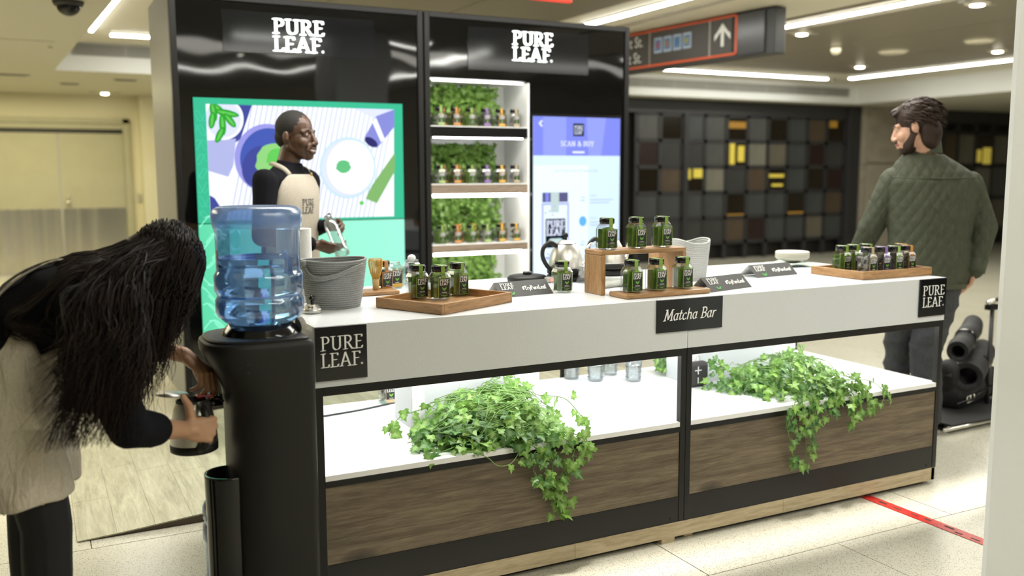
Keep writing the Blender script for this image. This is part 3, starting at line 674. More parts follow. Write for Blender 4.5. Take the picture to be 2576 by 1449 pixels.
t = thing('display_wall', 'right black gloss kiosk wall with lit logo and ivy product shelves', 'kiosk wall', (2.27, 3.2, .0745))
for x in (1.50, 2.995): MB().box((x, 2.79, kz), (x+.035, 2.84, 2.385)).build('post', m_blk, t, bevel=.003)
MB().box((1.535, 2.79, 2.352), (2.995, 2.84, 2.385)).build('top_rail', m_blk, t, bevel=.003)
MB().box((1.535, 2.805, 1.985), (2.995, 2.83, 2.352)).build('gloss_panel', m_blk_gloss, t)
MB().box((2.245, 2.805, kz), (2.995, 2.83, 1.984)).build('gloss_panel', m_blk_gloss, t)
MB().box((1.535, 2.805, kz), (2.2445, 2.83, .50)).build('gloss_panel', m_blk_gloss, t)
MB().box((1.535, 3.69, kz), (3.03, 3.72, 2.385)).build('rear_panel', m_side, t)
MB().box((3.0, 2.84, kz), (3.03, 3.69, 2.385)).build('side_panel', m_blk, t)
MB().box((1.535, 2.84, 2.35), (3.0, 3.69, 2.385)).build('top_panel', m_blk, t)
MB().box((1.80, 2.799, 2.045), (2.70, 2.8045, 2.315)).build('header_plate', m_blk_flat, t)
b = MB(); logo(b, (2.122, 2.796, 2.118), (1, 0, 0), (0, 0, 1), .298, .186, nw=.165, nt=.065); b.build('lit_logo', m_white_emit, t)
b = MB().box((1.533, 3.15, .5), (2.245, 3.17, 1.985)).box((2.232, 2.80, .5), (2.245, 3.15, 1.975)).box((1.52, 2.84, .5), (1.535, 3.15, 1.985)).box((1.535, 2.84, 1.975), (2.232, 3.15, 1.985)).box((1.535, 2.80, .5), (2.232, 3.15, .51))
b.build('alcove_lining', m_shelf, t)
SHZ = ((1.687, 1.618, m_blackshine), (1.319, 1.255, m_shelfwood), (.930, .876, m_shelfwood))
for a, c, m in SHZ:
    ly, lr = (2.815, .0035) if c > 1.5 else (2.83, .010)
    q = MB().box((1.536, 2.80, c), (2.2315, 3.1, a-.006)).build('display_shelf', m, t)
    MB().box((1.536, 2.802, a-.0055), (2.2315, 3.1, a)).build('shelf_liner', m_shelf, q)
    MB().tube([(1.56, ly, c-lr-.002), (2.20, ly, c-lr-.002)], lr, 10).build('led_tube', m_led, q, True)
MB().tube([(1.56, 2.815, 1.970), (2.20, 2.815, 1.970)], .004, 10).build('led_tube', m_led, t, True)
# touch screen
s = thing('touch_screen', 'tall pale blue lit touch screen at the right end of the kiosk', 'screen', (2.61, 2.79, .5))
MB().box((2.25, 2.788, .45), (2.972, 2.80, 1.778)).build('bezel', m_blackshine, s, bevel=.003)
MB().box((2.266, 2.785, .52), (2.956, 2.789, 1.762)).build('screen_face', em('lcd_pale', (.62, .78, 1.0)), s)
B = MB(); lcs = [em('lcd_header', (.20, .24, .78)), em('lcd_header_light', (.27, .32, .86)), em('lcd_text', (.75, .80, 1)), em('lcd_black', (.005, .012, .02)), em('lcd_lid', (.10, .10, .22)), em('lcd_jar', (.40, .46, .80)), em('lcd_strip', (.48, .60, .60)), em('lcd_blue', (.12, .42, .78)), em('lcd_line', (.46, .60, .88)), em('lcd_leaf', (.50, .66, .66)), em('lcd_white', (.74, .86, 1.0))]
def rc(x0, z0, x1, z1, mi, k=0): B.poly([(x0, 2.7848-k*.0003, z0), (x1, 2.7848-k*.0003, z0), (x1, 2.7848-k*.0003, z1), (x0, 2.7848-k*.0003, z1)], mi)
rc(2.266, 1.503, 2.956, 1.762, 0); rc(2.34, 1.503, 2.52, 1.762, 1, 1); B.poly([(2.70, 2.7843, 1.503), (2.80, 2.7843, 1.503), (2.84, 2.7843, 1.762), (2.68, 2.7843, 1.762)], 1)
rc(2.575, 1.635, 2.66, 1.720, 3, 2); rc(2.57, 1.520, 2.665, 1.533, 2, 2)
B.poly([(2.305, 2.784, 1.715), (2.328, 2.784, 1.738), (2.338, 2.784, 1.732), (2.322, 2.784, 1.715)], 2); B.poly([(2.305, 2.784, 1.715), (2.322, 2.784, 1.715), (2.338, 2.784, 1.698), (2.328, 2.784, 1.692)], 2)
rc(2.266, .52, 2.70, 1.44, 10, .5)
rc(2.335, 1.19, 2.535, 1.255, 4, 1); rc(2.33, .80, 2.545, 1.185, 5, 1); rc(2.345, .82, 2.53, 1.17, 10, 1.5); rc(2.36, 1.193, 2.385, 1.253, 0, 2); rc(2.40, 1.12, 2.465, 1.258, 6, 2); rc(2.36, .88, 2.515, 1.078, 3, 3)
B.poly([(2.385+.055*(1+math.cos(a)), 2.7835, .925+.022*math.sin(a)+.004*math.sin(3*a)) for a in [2*PI*k/16 for k in range(16)]], 9)
for k, z in enumerate((1.21, 1.055, .905, .76)):
    if k == 1: B.poly([(2.655+.03*math.cos(a), 2.784, z+.035*math.sin(a)) for a in [2*PI*q/18 for q in range(18)]], 7)
    else: rc(2.635, z-.018, 2.67, z-.006, 8, 2); rc(2.64, z+.006, 2.675, z+.014, 8, 2)
for k in range(12):
    x, z = random.uniform(2.35, 2.53), random.choice((random.uniform(1.08, 1.16), random.uniform(.825, .87))); rc(x, z, x+.016, z+.01, 5, 2.2)
logo(B, (2.583, 2.7835, 1.648), (1, 0, 0), (0, 0, 1), .070, .058, 2, False, nw=.16)
logo(B, (2.368, 2.7825, .965), (1, 0, 0), (0, 0, 1), .138, .100, 2, True, nw=.2, nt=.07)
text_mb(B, 'SCAN & BUY', (2.478, 2.7835, 1.567), (1, 0, 0), (0, 0, 1), .034, .262, 2, nw=.16)
B.build('screen_graphics', lcs, s)
gm = em('lcd_small_text', (.36, .48, .78))
o_ = (2.61, 2.79, .5)
sans('screen_text', 'Scan Product with the Amazon App', (2.425, 2.784, 1.395), .024, RX, gm, s, off=o_)
for k, z in enumerate((1.21, 1.055, .905)):
    sans('screen_text', 'STEP %d' % (k+1), (2.715, 2.784, z+.012), .020, RX, gm, s, off=o_)
    b = MB(); b.box((2.715, 2.7835, z-.012), (2.90, 2.7845, z-.006)).box((2.715, 2.7835, z-.032), (2.87, 2.7845, z-.026)); b.build('text_line', gm, s)

# ================================================================== IVY
def leafmat(name, a, b, vein):
    m = M(name, a, .38); oi = nd(m, 'ShaderNodeObjectInfo'); v = coords(m); f = nz(m, v, 60, 2)
    ad = nd(m, 'ShaderNodeMath'); ad.operation = 'MULTIPLY_ADD'; ad.inputs[1].default_value = .5; lk(m, f, ad.inputs[0]); lk(m, oi.outputs['Random'], ad.inputs[2])
    c = ramp(m, ad.outputs[0], [(.25, a), (1.1, b)])
    at = nd(m, 'ShaderNodeAttribute'); at.attribute_name = 'vein'; at.attribute_type = 'GEOMETRY'
    mx = nd(m, 'ShaderNodeMix'); mx.data_type = 'RGBA'; lk(m, ramp(m, at.outputs['Fac'], [(.3, (0, 0, 0)), (1, (.75, .75, .75))]), mx.inputs['Factor'])
    lk(m, c, mx.inputs[6]); mx.inputs[7].default_value = (*vein, 1)
    bs = m.node_tree.nodes['Principled BSDF']; lk(m, mx.outputs[2], bs.inputs['Base Color'])
    tl = nd(m, 'ShaderNodeBsdfTranslucent'); lk(m, mx.outputs[2], tl.inputs[0]); ms = nd(m, 'ShaderNodeMixShader'); ms.inputs[0].default_value = .28
    lk(m, bs.outputs[0], ms.inputs[1]); lk(m, tl.outputs[0], ms.inputs[2]); lk(m, ms.outputs[0], m.node_tree.nodes['Material Output'].inputs[0]); return m
m_leaf = leafmat('ivy_leaf', (.045, .16, .018), (.19, .37, .055), (.38, .52, .18))
m_leaf2 = leafmat('ivy_leaf_shade', (.018, .075, .012), (.07, .19, .035), (.2, .32, .12))  # darker leaf copy, mixed in to suggest shade deep in the ivy
m_stem = M('ivy_stem', (.14, .26, .06), .5)
LEAF = [(0, 0), (.30, -.16), (.55, -.02), (.42, .22), (.52, .48), (.24, .52), (0, 1.0)]
def leafgeo(s, cup=.12):
    """ivy leaf in xy-plane, tip +y; returns verts, faces, vein values"""
    R = [(x, y, cup*(x*x*1.6)-.10*y*y*cup*4) for x, y in LEAF]
    vs = [(0, 0, 0), (0, .42, .03), (0, 1.0, -.10)]; vv = [1, 1, .6]
    for sg in (1, -1):
        for x, y, z in R[1:6]: vs.append((sg*x, y, z)); vv.append(0)
    fs = []
    for k, sg in enumerate((1, -1)):
        b = 3+5*k; q = [(0, b, b+1, 1), (1, b+1, b+2), (1, b+2, b+3), (1, b+3, b+4), (1, b+4, 2)]
        fs += q if sg > 0 else [tuple(reversed(f)) for f in q]
    return [(x*s, y*s, z*s) for x, y, z in vs], fs, vv
def setvein(me, vals):
    a = me.attributes.new('vein', 'FLOAT', 'POINT'); a.data.foreach_set('value', vals)
leaf_me = []
for cup, m in ((.10, m_leaf), (.35, m_leaf), (-.2, m_leaf), (.2, m_leaf2)):
    vs, fs, vv = leafgeo(1, cup); me = bpy.data.meshes.new('ivy_leaf'); me.from_pydata(vs, [], fs); setvein(me, vv); me.materials.append(m); me.update(); leaf_me.append(me)
def leafM(p, d, n, s):
    """orientation: tip towards d, face normal n"""
    d = V(d).normalized(); n = V(n); n = (n-d*n.dot(d)); n = n.normalized() if n.length > 1e-4 else d.orthogonal().normalized(); x = d.cross(n)
    return Matrix(((x.x*s, d.x*s, n.x*s, p[0]), (x.y*s, d.y*s, n.y*s, p[1]), (x.z*s, d.z*s, n.z*s, p[2]), (0, 0, 0, 1)))
def rv(a=1): return V((random.uniform(-a, a), random.uniform(-a, a), random.uniform(-a, a)))
def curve_pts(ctrl, n):
    """Catmull-Rom through control points"""
    c = [V(p) for p in ctrl]; c = [c[0]*2-c[1]]+c+[c[-1]*2-c[-2]]; out = []; m = len(c)-3
    for i in range(n+1):
        t = i/n*m; k = min(int(t), m-1); t -= k; a, b, d, e = c[k:k+4]
        out.append(.5*((2*b)+(d-a)*t+(2*a-5*b+4*d-e)*t*t+(3*b-a-3*d+e)*t**3))
    return out
def ivy(name, label, group, org, mounds, trails, nleaf, size, maxobj=300, cam=V((-.73, -2.73, 1.39))):
    t = thing(name, label, 'plant', org); L = []; st = MB()
    def leaf(p, d, n, s): L.append(leafM(p, d, n, s))
    for (c, r, n, zf) in mounds:
        c = V(c)
        for k in range(n):
            while True:
                u = rv(1)
                if .55 < u.length < 1 and u.z > -.05: break
            u = u.normalized()*(random.random()**.35)
            p = V((c.x+u.x*r[0], c.y+u.y*r[1], max(zf+.004, c.z+u.z*r[2])))
            nn = V((u.x/r[0], u.y/r[1], u.z/r[2])).normalized()*.6+V((-.15, -.75, .55))+rv(.55)
            leaf(p, V((u.x, u.y-.4, -.5))+rv(.9), nn, size*random.uniform(.65, 1.15))
        for k in range(n//9):
            a = random.uniform(0, 2*PI); rr = random.uniform(.3, 1.0); pts = []
            for q in range(4):
                a2 = a+q*random.uniform(-.5, .5); s_ = min(1.08, rr*(.4+.25*q)); z = c.z+r[2]*math.sqrt(max(0, 1-min(1, s_*s_)))*.98
                pts.append((c.x+r[0]*s_*math.cos(a2), c.y+r[1]*s_*math.sin(a2), max(zf+.005, z+random.uniform(-.01, .015))))
            st.tube(curve_pts(pts, 9), .0013, 4)
    for ctrl, dens, sp in trails:
        n = max(8, int(sum((V(a)-V(b)).length for a, b in zip(ctrl, ctrl[1:]))*70)); pts = curve_pts(ctrl, n)
        st.tube(pts, .0017, 5)
        for i in range(len(pts)):
            for q in range(dens):
                if random.random() > .52: continue
                p = pts[i]; o = rv(1); o.y = -abs(o.y)*.8; o.normalize(); e = p+o*sp*random.uniform(.4, 1)
                st.tube([p, (p+e)*.5+V((0, 0, .004)), e], .0009, 4)
                leaf(e, V((o.x*.6, -.12, -.75))+rv(.45), V((o.x*.3-.1, -.9, .35))+rv(.4), size*random.uniform(.65, 1.1))
    L.sort(key=lambda m: (m.translation-cam).length+random.uniform(-.05, .05)); off = V(org)
    for k, m in enumerate(L[:maxobj]):
        o = bpy.data.objects.new('ivy_leaf', leaf_me[random.choice((0, 1, 2, 3, 3))]); COL.objects.link(o); o.parent = t; o.matrix_local = Matrix.Translation(-off)@m
    if len(L) > maxobj: leafcloud('ivy_foliage', L[maxobj:], t, org)
    if st.v: st.build('ivy_stem', m_stem, t, True)
    return t
def leafcloud(name, Ms, parent, org, mats=None):
    vs, fs, vals = [], [], []; base, bf, bv = leafgeo(1, .2)
    for m in Ms:
        b = len(vs); vs += [tuple((m@V(p))-V(org)) for p in base]; fs += [tuple(i+b for i in f) for f in bf]; vals += bv
    me = bpy.data.meshes.new(name); me.from_pydata(vs, [], fs); setvein(me, vals)
    me2 = fin(name, me, mats or m_leaf, parent, kind='stuff', off=org)
    return me2
sh = .462
ivy('ivy_plant', 'large bright artificial ivy mound spilling off the left counter shelf', 'artificial ivy on the counter shelves', (.68, .2, sh),
    [((.675, .20, sh), (.285, .175, .165), 640, sh), ((.54, .12, sh), (.18, .11, .08), 160, sh), ((.78, .28, sh+.02), (.13, .10, .165), 90, sh), ((.72, .06, sh), (.22, .07, .06), 90, sh)],
    [([(.62, .05, .50), (.72, -.005, .475), (.80, -.025, .42), (.82, -.022, .34), (.84, -.02, .27), (.83, -.02, .20)], 2, .040),
     ([(.70, .05, .50), (.85, -.01, .48), (.90, -.025, .43), (.87, -.02, .38), (.84, -.02, .31), (.87, -.02, .24)], 2, .040),
     ([(.78, .06, .50), (.90, -.01, .485), (.95, -.025, .46), (.945, -.022, .42)], 2, .035),
     ([(.72, .02, .49), (.76, -.02, .44), (.74, -.022, .38), (.77, -.02, .33), (.82, -.02, .29)], 2, .038),
     ([(.48, .02, .48), (.56, -.015, .455), (.60, -.03, .42), (.65, -.03, .42), (.69, -.02, .455)], 1, .030),
     ([(.50, .30, .56), (.40, .33, .53), (.36, .32, .50), (.34, .30, .475)], 1, .03), ([(.88, .2, .58), (.98, .18, .56), (1.03, .15, .50), (1.06, .14, .47)], 1, .03),
     ([(.45, .05, .47), (.40, .04, .468), (.38, .02, .468)], 1, .02)], 0, .041)
ivy('ivy_plant', 'artificial ivy mound hanging over the right half of the counter', 'artificial ivy on the counter shelves', (2.12, .2, sh),
    [((2.10, .22, sh), (.27, .20, .15), 440, sh), ((2.24, .07, sh), (.16, .09, .08), 80, sh), ((1.93, .34, sh), (.15, .12, .10), 60, sh)],
    [([(2.0, .05, .48), (1.93, -.01, .46), (1.88, -.025, .41), (1.90, -.022, .34), (1.93, -.02, .25), (1.99, -.02, .20)], 2, .038),
     ([(2.05, .05, .48), (1.99, -.01, .465), (1.97, -.025, .40), (1.99, -.02, .32), (2.0, -.02, .22)], 2, .036),
     ([(2.10, .05, .49), (2.05, -.01, .46), (2.03, -.03, .42), (2.02, -.025, .37)], 3, .035), ([(2.2, .03, .49), (2.14, -.02, .46), (2.10, -.03, .41)], 3, .033),
     ([(2.25, .05, .5), (2.25, -.02, .47), (2.22, -.025, .42), (2.24, -.022, .37)], 3, .033), ([(2.28, .04, .5), (2.33, -.01, .49), (2.35, -.02, .43), (2.30, -.022, .36)], 2, .035),
     ([(2.35, .12, .50), (2.42, .05, .50), (2.44, -.01, .46), (2.42, -.02, .42)], 1, .03),
     ([(1.9, .36, .55), (1.83, .35, .58), (1.80, .34, .60)], 1, .03), ([(1.86, .30, .50), (1.80, .29, .49), (1.78, .28, .475)], 1, .03), ([(2.2, .3, .60), (2.26, .32, .62)], 1, .03)], 0, .038)
ivy('ivy_plant', 'small ivy tuft at the back of the shelf, left of the speaker', 'artificial ivy on the counter shelves', (1.87, .67, sh),
    [((1.90, .70, sh+.03), (.11, .07, .10), 90, sh)], [], 0, .042, 90)
ws = MB()
for k, (z0, z1) in enumerate(((1.70, 1.97), (1.325, 1.59), (.94, 1.235), (.52, .85))):
    org = (1.80, 3.1, z0); lb = ('topmost', 'second', 'third', 'lowest')[k]
    t = thing('ivy_wall', '%s panel of dense artificial ivy between the product shelves' % lb, 'plant', org, 'ivy panels behind the shelves')
    Ms = []
    for q in range(760):
        x, z = random.uniform(1.545, 2.17-.09*abs(math.sin(k+random.random()*2))), random.uniform(z0+.01, z1-.01)
        y = 3.12-random.random()*.09
        Ms.append(leafM((x, y, z), rv(1)+V((0, -.3, -.5)), V((-.2, -1, .5))+rv(.8), random.uniform(.03, .05)))
    leafcloud('ivy_foliage', Ms, t, org)
    MB().box((1.54, 3.125, z0+.01), (2.09, 3.149, z1-.01)).build('backing', m_green_ink, t)
# ================================================================== JARS
def copy_tree(o, parent=None):
    c = o.copy(); COL.objects.link(c); OFF[c.name] = OFF.get(o.name, (0, 0, 0))
    if parent: c.parent = parent
    for ch in list(o.children): copy_tree(ch, c)
    return c
def M2(name, c, r=.5): return M(name, c, r)
m_sach = noisy('matcha_sachet', (.085, .17, .018), (.20, .33, .045), 40, .4)
m_sachd = noisy('black_tea_sachet', (.015, .012, .010), (.10, .09, .08), 55, .5, lo=.35, hi=.65)
m_sachp = noisy('pale_tea_sachet', (.20, .19, .17), (.45, .44, .42), 60, .5)
m_lid = M('jar_lid_black', (.006, .006, .006), .16)
ACC = {'green': (.20, .34, .05), 'tan': (.42, .33, .20), 'purple': (.24, .14, .36), 'orange': (.50, .23, .06), 'yellow': (.60, .36, .05), 'lime': (.30, .42, .12)}
m_acc = {k: M('label_'+k, v, .5) for k, v in ACC.items()}
m_lblk = M('label_black', (.008, .009, .008), .45)
def octa(x, y, c): return [(x-c, -y), (x, -y+c), (x, y-c), (x-c, y), (-x+c, y), (-x, y-c), (-x, -y+c), (-x+c, -y)]
def oloft(mb, rings, mi=0):
    vs = []; n = 8
    for z, h, c in rings: vs += [(x, y, z) for x, y in octa(h, h, c)]
    fs = []
    for i in range(len(rings)-1):
        for k in range(n): fs.append((i*n+k, i*n+(k+1) % n, (i+1)*n+(k+1) % n, (i+1)*n+k))
    fs += [tuple(reversed(range(n))), tuple((len(rings)-1)*n+k for k in range(n))]
    return mb.add(vs, fs, mi)
JS = 1.0
def make_jar(name, label, acc, content, lid=True, rich=True):
    t = thing(name, label, 'jar', (0, 0, 0), None, True); k = JS
    oloft(MB(), [(.001, .028, .012), (.006, .0335, .013), (.074, .0335, .013), (.086, .029, .014), (.092, .0245, .0135), (.099, .0242, .0135)]).build('glass_body', m_glass, t)
    random.seed(hash(acc) % 7 if False else len(acc)); c = MB()
    for q in range(7):
        x, y = -.018+.0125*(q % 4), -.010+.02*(q//4); r = Matrix.Rotation(random.uniform(-.16, .16), 3, 'Y')@Matrix.Rotation(random.uniform(-.9, .9), 3, 'Z')
        c.box((x-.010, y-.003, .004), (x+.010, y+.003, .064+random.random()*.018), 0, r, (x, y, .01))
    if content is not m_sach:
        c = MB()
        for q in range(26):
            p = V((random.uniform(-.021, .021), random.uniform(-.021, .021), random.uniform(.010, .072))); r = Matrix.Rotation(random.random()*3, 3, (random.random(), random.random(), 1))
            c.box(p-V((.010, .0025, .009)), p+V((.010, .0025, .009)), 0, r, p)
    c.build('tea_sachets', content, t)
    if lid:
        MB().lathe([(.0925, .0262), (.094, .0275), (.111, .0275), (.1135, .026), (.1135, 0)], n=28, cap=True).build('lid', m_lid, t, True)
        smooth_by_angle(COL.objects[-1] if False else t.children[-1], 45)
        s = MB().box((-.0075, -.0284, .078), (.0075, -.0277, .1138)).box((-.0075, -.028, .1136), (.0075, .028, .1142)).box((-.0075, -.0345, .066), (.0075, -.0278, .0785))
        s.build('seal_strip', m_acc[acc if acc != 'green' else 'green'], t)
    else: MB().lathe([(.097, .0235), (.099, .0262), (.102, .0262), (.102, .0235)], n=24).build('rim', m_glass, t, True)
    lb = MB().box((-.0215, -.0352, .006), (.0215, -.0337, .073)).build('label', m_acc[acc], t)
    b = MB().box((-.0200, -.0356, .0205), (.0200, -.0351, .0715))
    if acc == 'green': b.box((-.0200, -.0356, .0075), (.0200, -.0351, .0195))
    b.build('label_panel', m_lblk, lb)
    b = MB(); logo(b, (-.0170, -.0359, .0490), (1, 0, 0), (0, 0, 1), .0345, .0200, 0, False, nw=.16, nt=.06); b.build('label_text', m_white_ink, lb)
    b = MB()
    for a, l in ((-.55, .016), (.0, .010), (.55, .016)):
        u = V((math.sin(a), 0, math.cos(a))); n = V((math.cos(a), 0, -math.sin(a))); o = V((0, -.0360-abs(a)*.0003, .0300))
        b.poly([o, o+u*l*.45-n*l*.20, o+u*l, o+u*l*.5+n*l*.20])
    b.build('leaf_emblem', M('label_leaf', (.13, .34, .04), .5), lb)
    b = MB(); text_mb(b, 'matcha' if acc == 'green' else 'tea'.replace('te', 'te'), (-.0095, -.036, .0230), (1, 0, 0), (0, 0, 1), .0046, .019, nw=.1, nt=.06) if acc == 'green' else b.box((-.008, -.036, .0235), (.008, -.0359, .0252))
    b.build('label_name', m_white_ink, lb)
    if acc == 'green': MB().box((-.012, -.0359, .0135), (.012, -.0358, .015)).box((-.006, -.0359, .0108), (.006, -.0358, .0120)).build('label_fineprint', m_acc['green'], lb)
    return t
PROT = {}
def jar(acc, content, loc, rz, label, group, name='tea_jar', lid=True):
    key = (acc, content.name, lid, name)
    if key not in PROT: PROT[key] = make_jar(name, label, acc, content, lid); o = PROT[key]
    else: o = copy_tree(PROT[key])
    o.location = loc; o.rotation_euler = (0, 0, rz); o['label'] = label; o.scale = (1.05,)*3
    if group: o['group'] = group
    return o
G1 = 'green matcha jars on the counter'
jar('green', m_sach, (.487, .385, .943), .10, 'matcha jar nearest the rope basket on the big bamboo tray', G1)
jar('green', m_sach, (.550, .330, .943), .06, 'middle and nearest matcha jar of three on the big bamboo tray', G1)
jar('green', m_sach, (.648, .395, .943), .30, 'right matcha jar of three on the big bamboo tray', G1)
jar('green', m_sach, (1.082, .375, .9305), 0, 'lone matcha jar standing on the counter between card and riser', G1)
for k, (x, n) in enumerate(((1.232, 'left'), (1.345, 'middle'), (1.470, 'right'))): jar('green', m_sach, (x, .120+.004*k, .949), 0, '%s matcha jar on the low bamboo board in front of the riser' % n, G1)
for k, (x, n) in enumerate(((1.210, 'left'), (1.345, 'middle'), (1.467, 'right'))): jar('green', m_sach, (x, .258, 1.0985), 0, '%s matcha jar on top of the bamboo riser' % n, G1)
# right tray
G2 = 'tea jars on the right bamboo tray'
for k, (x, y, a, c, lb) in enumerate(((2.500, .165, 'tan', m_sachp, 'clear jar with tan label at the front left of the right tray'), (2.583, .165, 'purple', m_sachd, 'jar with purple label and seal in the right tray'),
        (2.662, .165, 'lime', m_sachd, 'jar with light green label in the right tray, between purple and orange'), (2.742, .165, 'orange', m_sachd, 'jar with orange label in the right tray'),
        (2.790, .235, 'yellow', m_sachd, 'jar with yellow label at the right end of the right tray'))): jar(a, c, (x, y, .943), 0, lb, G2)
for k, (x, y) in enumerate(((2.475, .285), (2.557, .30), (2.64, .30))): jar('green', m_sach, (x, y, .943), 0, '%s green matcha jar in the back row of the right tray' % ('left', 'middle', 'right')[k], G2)
# kiosk shelves
rows = ((0, 1.687, ('lime', 'orange', 'green', 'purple', 'yellow', 'tan')), (1, 1.319, ('lime', 'orange', 'green', 'purple', 'yellow', 'tan')), (2, .930, ('green', 'orange', 'green', 'lime', 'yellow', 'yellow')))
sname = ('black top shelf', 'middle wooden shelf', 'lower wooden shelf'); onm = ('first', 'second', 'third', 'fourth', 'fifth', 'last')
for r, z, accs in rows:
    for i, a in enumerate(accs):
        x = 1.625+.108*i; g = 'tea jars on the kiosk %s' % sname[r]
        cn = m_sach if a == 'green' else m_sachp if a in ('tan', 'lime') else m_sachd
        jar(a, cn, (x, 2.865, z+.0005), 0, 'front row jar with %s label, %s from left on the kiosk %s' % (a, onm[i], sname[r]), g)
        if i < 6:
            b = accs[(i+2) % 6]; jar('orange' if b == 'purple' else b, m_sachp, (x-.052, 2.955, z+.0005), 0, 'back row jar just left of the %s front jar on the kiosk %s' % (onm[i], sname[r]), g)
# ================================================================== TRAYS, RISER, BOARDS
def tray(name, label, c, w, d, ang, h=.036):
    t = thing(name, label, 'tray', (c[0], c[1], .93)); t.rotation_euler = (0, 0, ang); OFF[t.name] = (0, 0, 0); q = .012
    MB().box((-w/2+q, -d/2+q, .001), (w/2-q, d/2-q, .010)).build('base', m_bamboo, t)
    for a, b in (((-w/2+q, -d/2, .0005), (w/2-q, -d/2+q, h)), ((-w/2+q, d/2-q, .0005), (w/2-q, d/2, h)), ((-w/2, -d/2, .0005), (-w/2+q, d/2, h)), ((w/2-q, -d/2, .0005), (w/2, d/2, h))):
        MB().box(a, b).build('tray_side', m_bamboo, t, bevel=.0025)
    return t
tray('bamboo_tray', 'square bamboo tray with three matcha jars beside the rope basket', (.540, .255), .385, .30, .46)
tray('bamboo_tray', 'bamboo tray of assorted tea jars at the right end of the counter', (2.612, .242), .43, .30, .0)
t = thing('bamboo_riser', 'bamboo bridge-shaped riser holding three matcha jars', 'stand', (1.345, .26, .93))
MB().box((1.150, .200, 1.0805), (1.545, .322, 1.0980)).build('top_board', m_bamboo, t, bevel=.004)
for x in (1.150, 1.525): MB().box((x, .201, .9305), (x+.020, .321, 1.080)).build('leg', m_bamboo_v, t, bevel=.0025)
t = thing('bamboo_board', 'low flat bamboo board at the counter edge under three jars', 'board', (1.36, .12, .93))
MB().box((1.170, .062, .9305), (1.557, .180, .9485)).build('board', m_bamboo, t, bevel=.005); 
t = thing('bamboo_board', 'small bamboo board under the tea whisk, behind the rope basket', 'board', (.42, .66, .93))
MB().box((.33, .60, .9305), (.50, .715, .9455)).build('board', m_bamboo, t, bevel=.004)
t = thing('tea_whisk', 'golden bamboo tea whisk standing on end behind the rope basket', 'whisk', (.425, .66, .9455))
MB().lathe([(.946, .010), (.947, .0125), (.99, .0125), (.992, .011)], (.425, .66, 0), 20, cap=True).build('handle', M('bamboo_pale', (.55, .40, .18), .5), t, True)
m_tine = M('whisk_tines', (.55, .33, .07), .5); b = MB()
for k in range(40):
    a = 2*PI*k/40
    b.tube([(.425+r*math.cos(a), .66+r*math.sin(a), z) for r, z in ((.011, .985), (.020, 1.01), (.026, 1.035), (.0265, 1.055), (.024, 1.066))], .0011, 4)
for k in range(20):
    a = 2*PI*k/20; b.tube([(.425+r*math.cos(a), .66+r*math.sin(a), z) for r, z in ((.009, .985), (.013, 1.02), (.016, 1.06))], .0011, 4)
b.build('tines', m_tine, t, True, kind='stuff')
MB().lathe([(.990, .0135), (.992, .0142), (.994, .0135)], (.425, .66, 0), 20).build('thread_band', m_dark, t, True)

# open jars behind the tray
j = jar('yellow', m_glass_b, (.545, .80, .9305), .12, 'open clear jar with black and yellow label behind the bamboo tray', 'open jars behind the big tray', 'open_jar', False)
j = jar('orange', m_glass_b, (.640, .835, .9305), .5, 'open clear jar with crumpled paper in its mouth', 'open jars behind the big tray', 'open_jar', False)
b = MB(); b.ell((.640, .835, 1.043), (.018, .016, .016), 9, 6); o = b.build('crumpled_paper', m_white_p); rebase(o, (.64, .835, 1.03)); tag(o, 'crumpled white paper sticking out of the open jar', 'paper')
jar('orange', m_sachd, (.475, .725, .9305), .2, 'jar with black and orange label behind the whisk', 'open jars behind the big tray')

# ================================================================== BASKETS
m_rope = noisy('grey_rope', (.25, .26, .26), (.36, .37, .37), 240, .9, bs=.6, bd=.002)
m_rope2 = noisy('pale_rope', (.42, .43, .42), (.55, .56, .55), 240, .9, bs=.6, bd=.002)
def basket(label, c, r0, r1, h, rows, mat, sy=.9, sag=.008, strap=True, e=1):
    t = thing('rope_basket', label, 'basket', (c[0], c[1], .93)); n = 40; b = MB(); hr = h/rows/2
    def ring(r, z, rr, mb):
        P_ = []
        for k in range(n+1):
            a = 2*PI*k/n; cx, sx = math.cos(a), math.sin(a)
            if e != 1: cx = math.copysign(abs(cx)**e, cx); sx = math.copysign(abs(sx)**e, sx)
            P_.append((c[0]+r*cx, c[1]+r*sy*sx, z+sag*(z-.93)/h*math.cos(2*a)))
        mb.tube(P_, rr, 6, cap=False)
    for k in range(rows):
        f = k/(rows-1); r = r0+(r1-r0)*(f**.8); ring(r, .93+hr+h*k/rows, hr*1.12, b)
    b.build('coiled_wall', mat, t, True)
    b = MB(); b.lathe([(.931, r0), (.936, r0)], c+(0,), 32, 1, sy, cap=True).build('base', mat, t)
    if strap:
        for q in range(3):
            dz = .006*q; pts = [(c[0]-r1*1.02, c[1]-.02, .93+h-.006-dz), (c[0]-r1*.8, c[1]-r1*sy*.72, .93+h-.050-dz), (c[0]-r1*.3, c[1]-r1*sy*1.03, .93+h-.046-dz*.8), (c[0]+r1*.25, c[1]-r1*sy*1.06, .93+h-.026-dz*.8), (c[0]+r1*.72, c[1]-r1*sy*.76, .93+h-.014-dz*.3)]
            MB().tube(curve_pts(pts, 20), .0035, 6).build('rope_handle', mat, t, True)
        MB().ell((c[0]-r1*.98, c[1]-.035, .93+h-.008), (.012, .012, .012), 10, 8).build('knot', mat, t, True)
    return t
basket('grey coiled rope basket with a drooping rope handle beside the water bottle', (.185, .405), .088, .113, .166, 22, m_rope, .9, .003)
basket('pale grey woven basket behind the bamboo riser', (1.775, .47), .062, .078, .170, 20, m_rope2, .85, .010, False, .75)

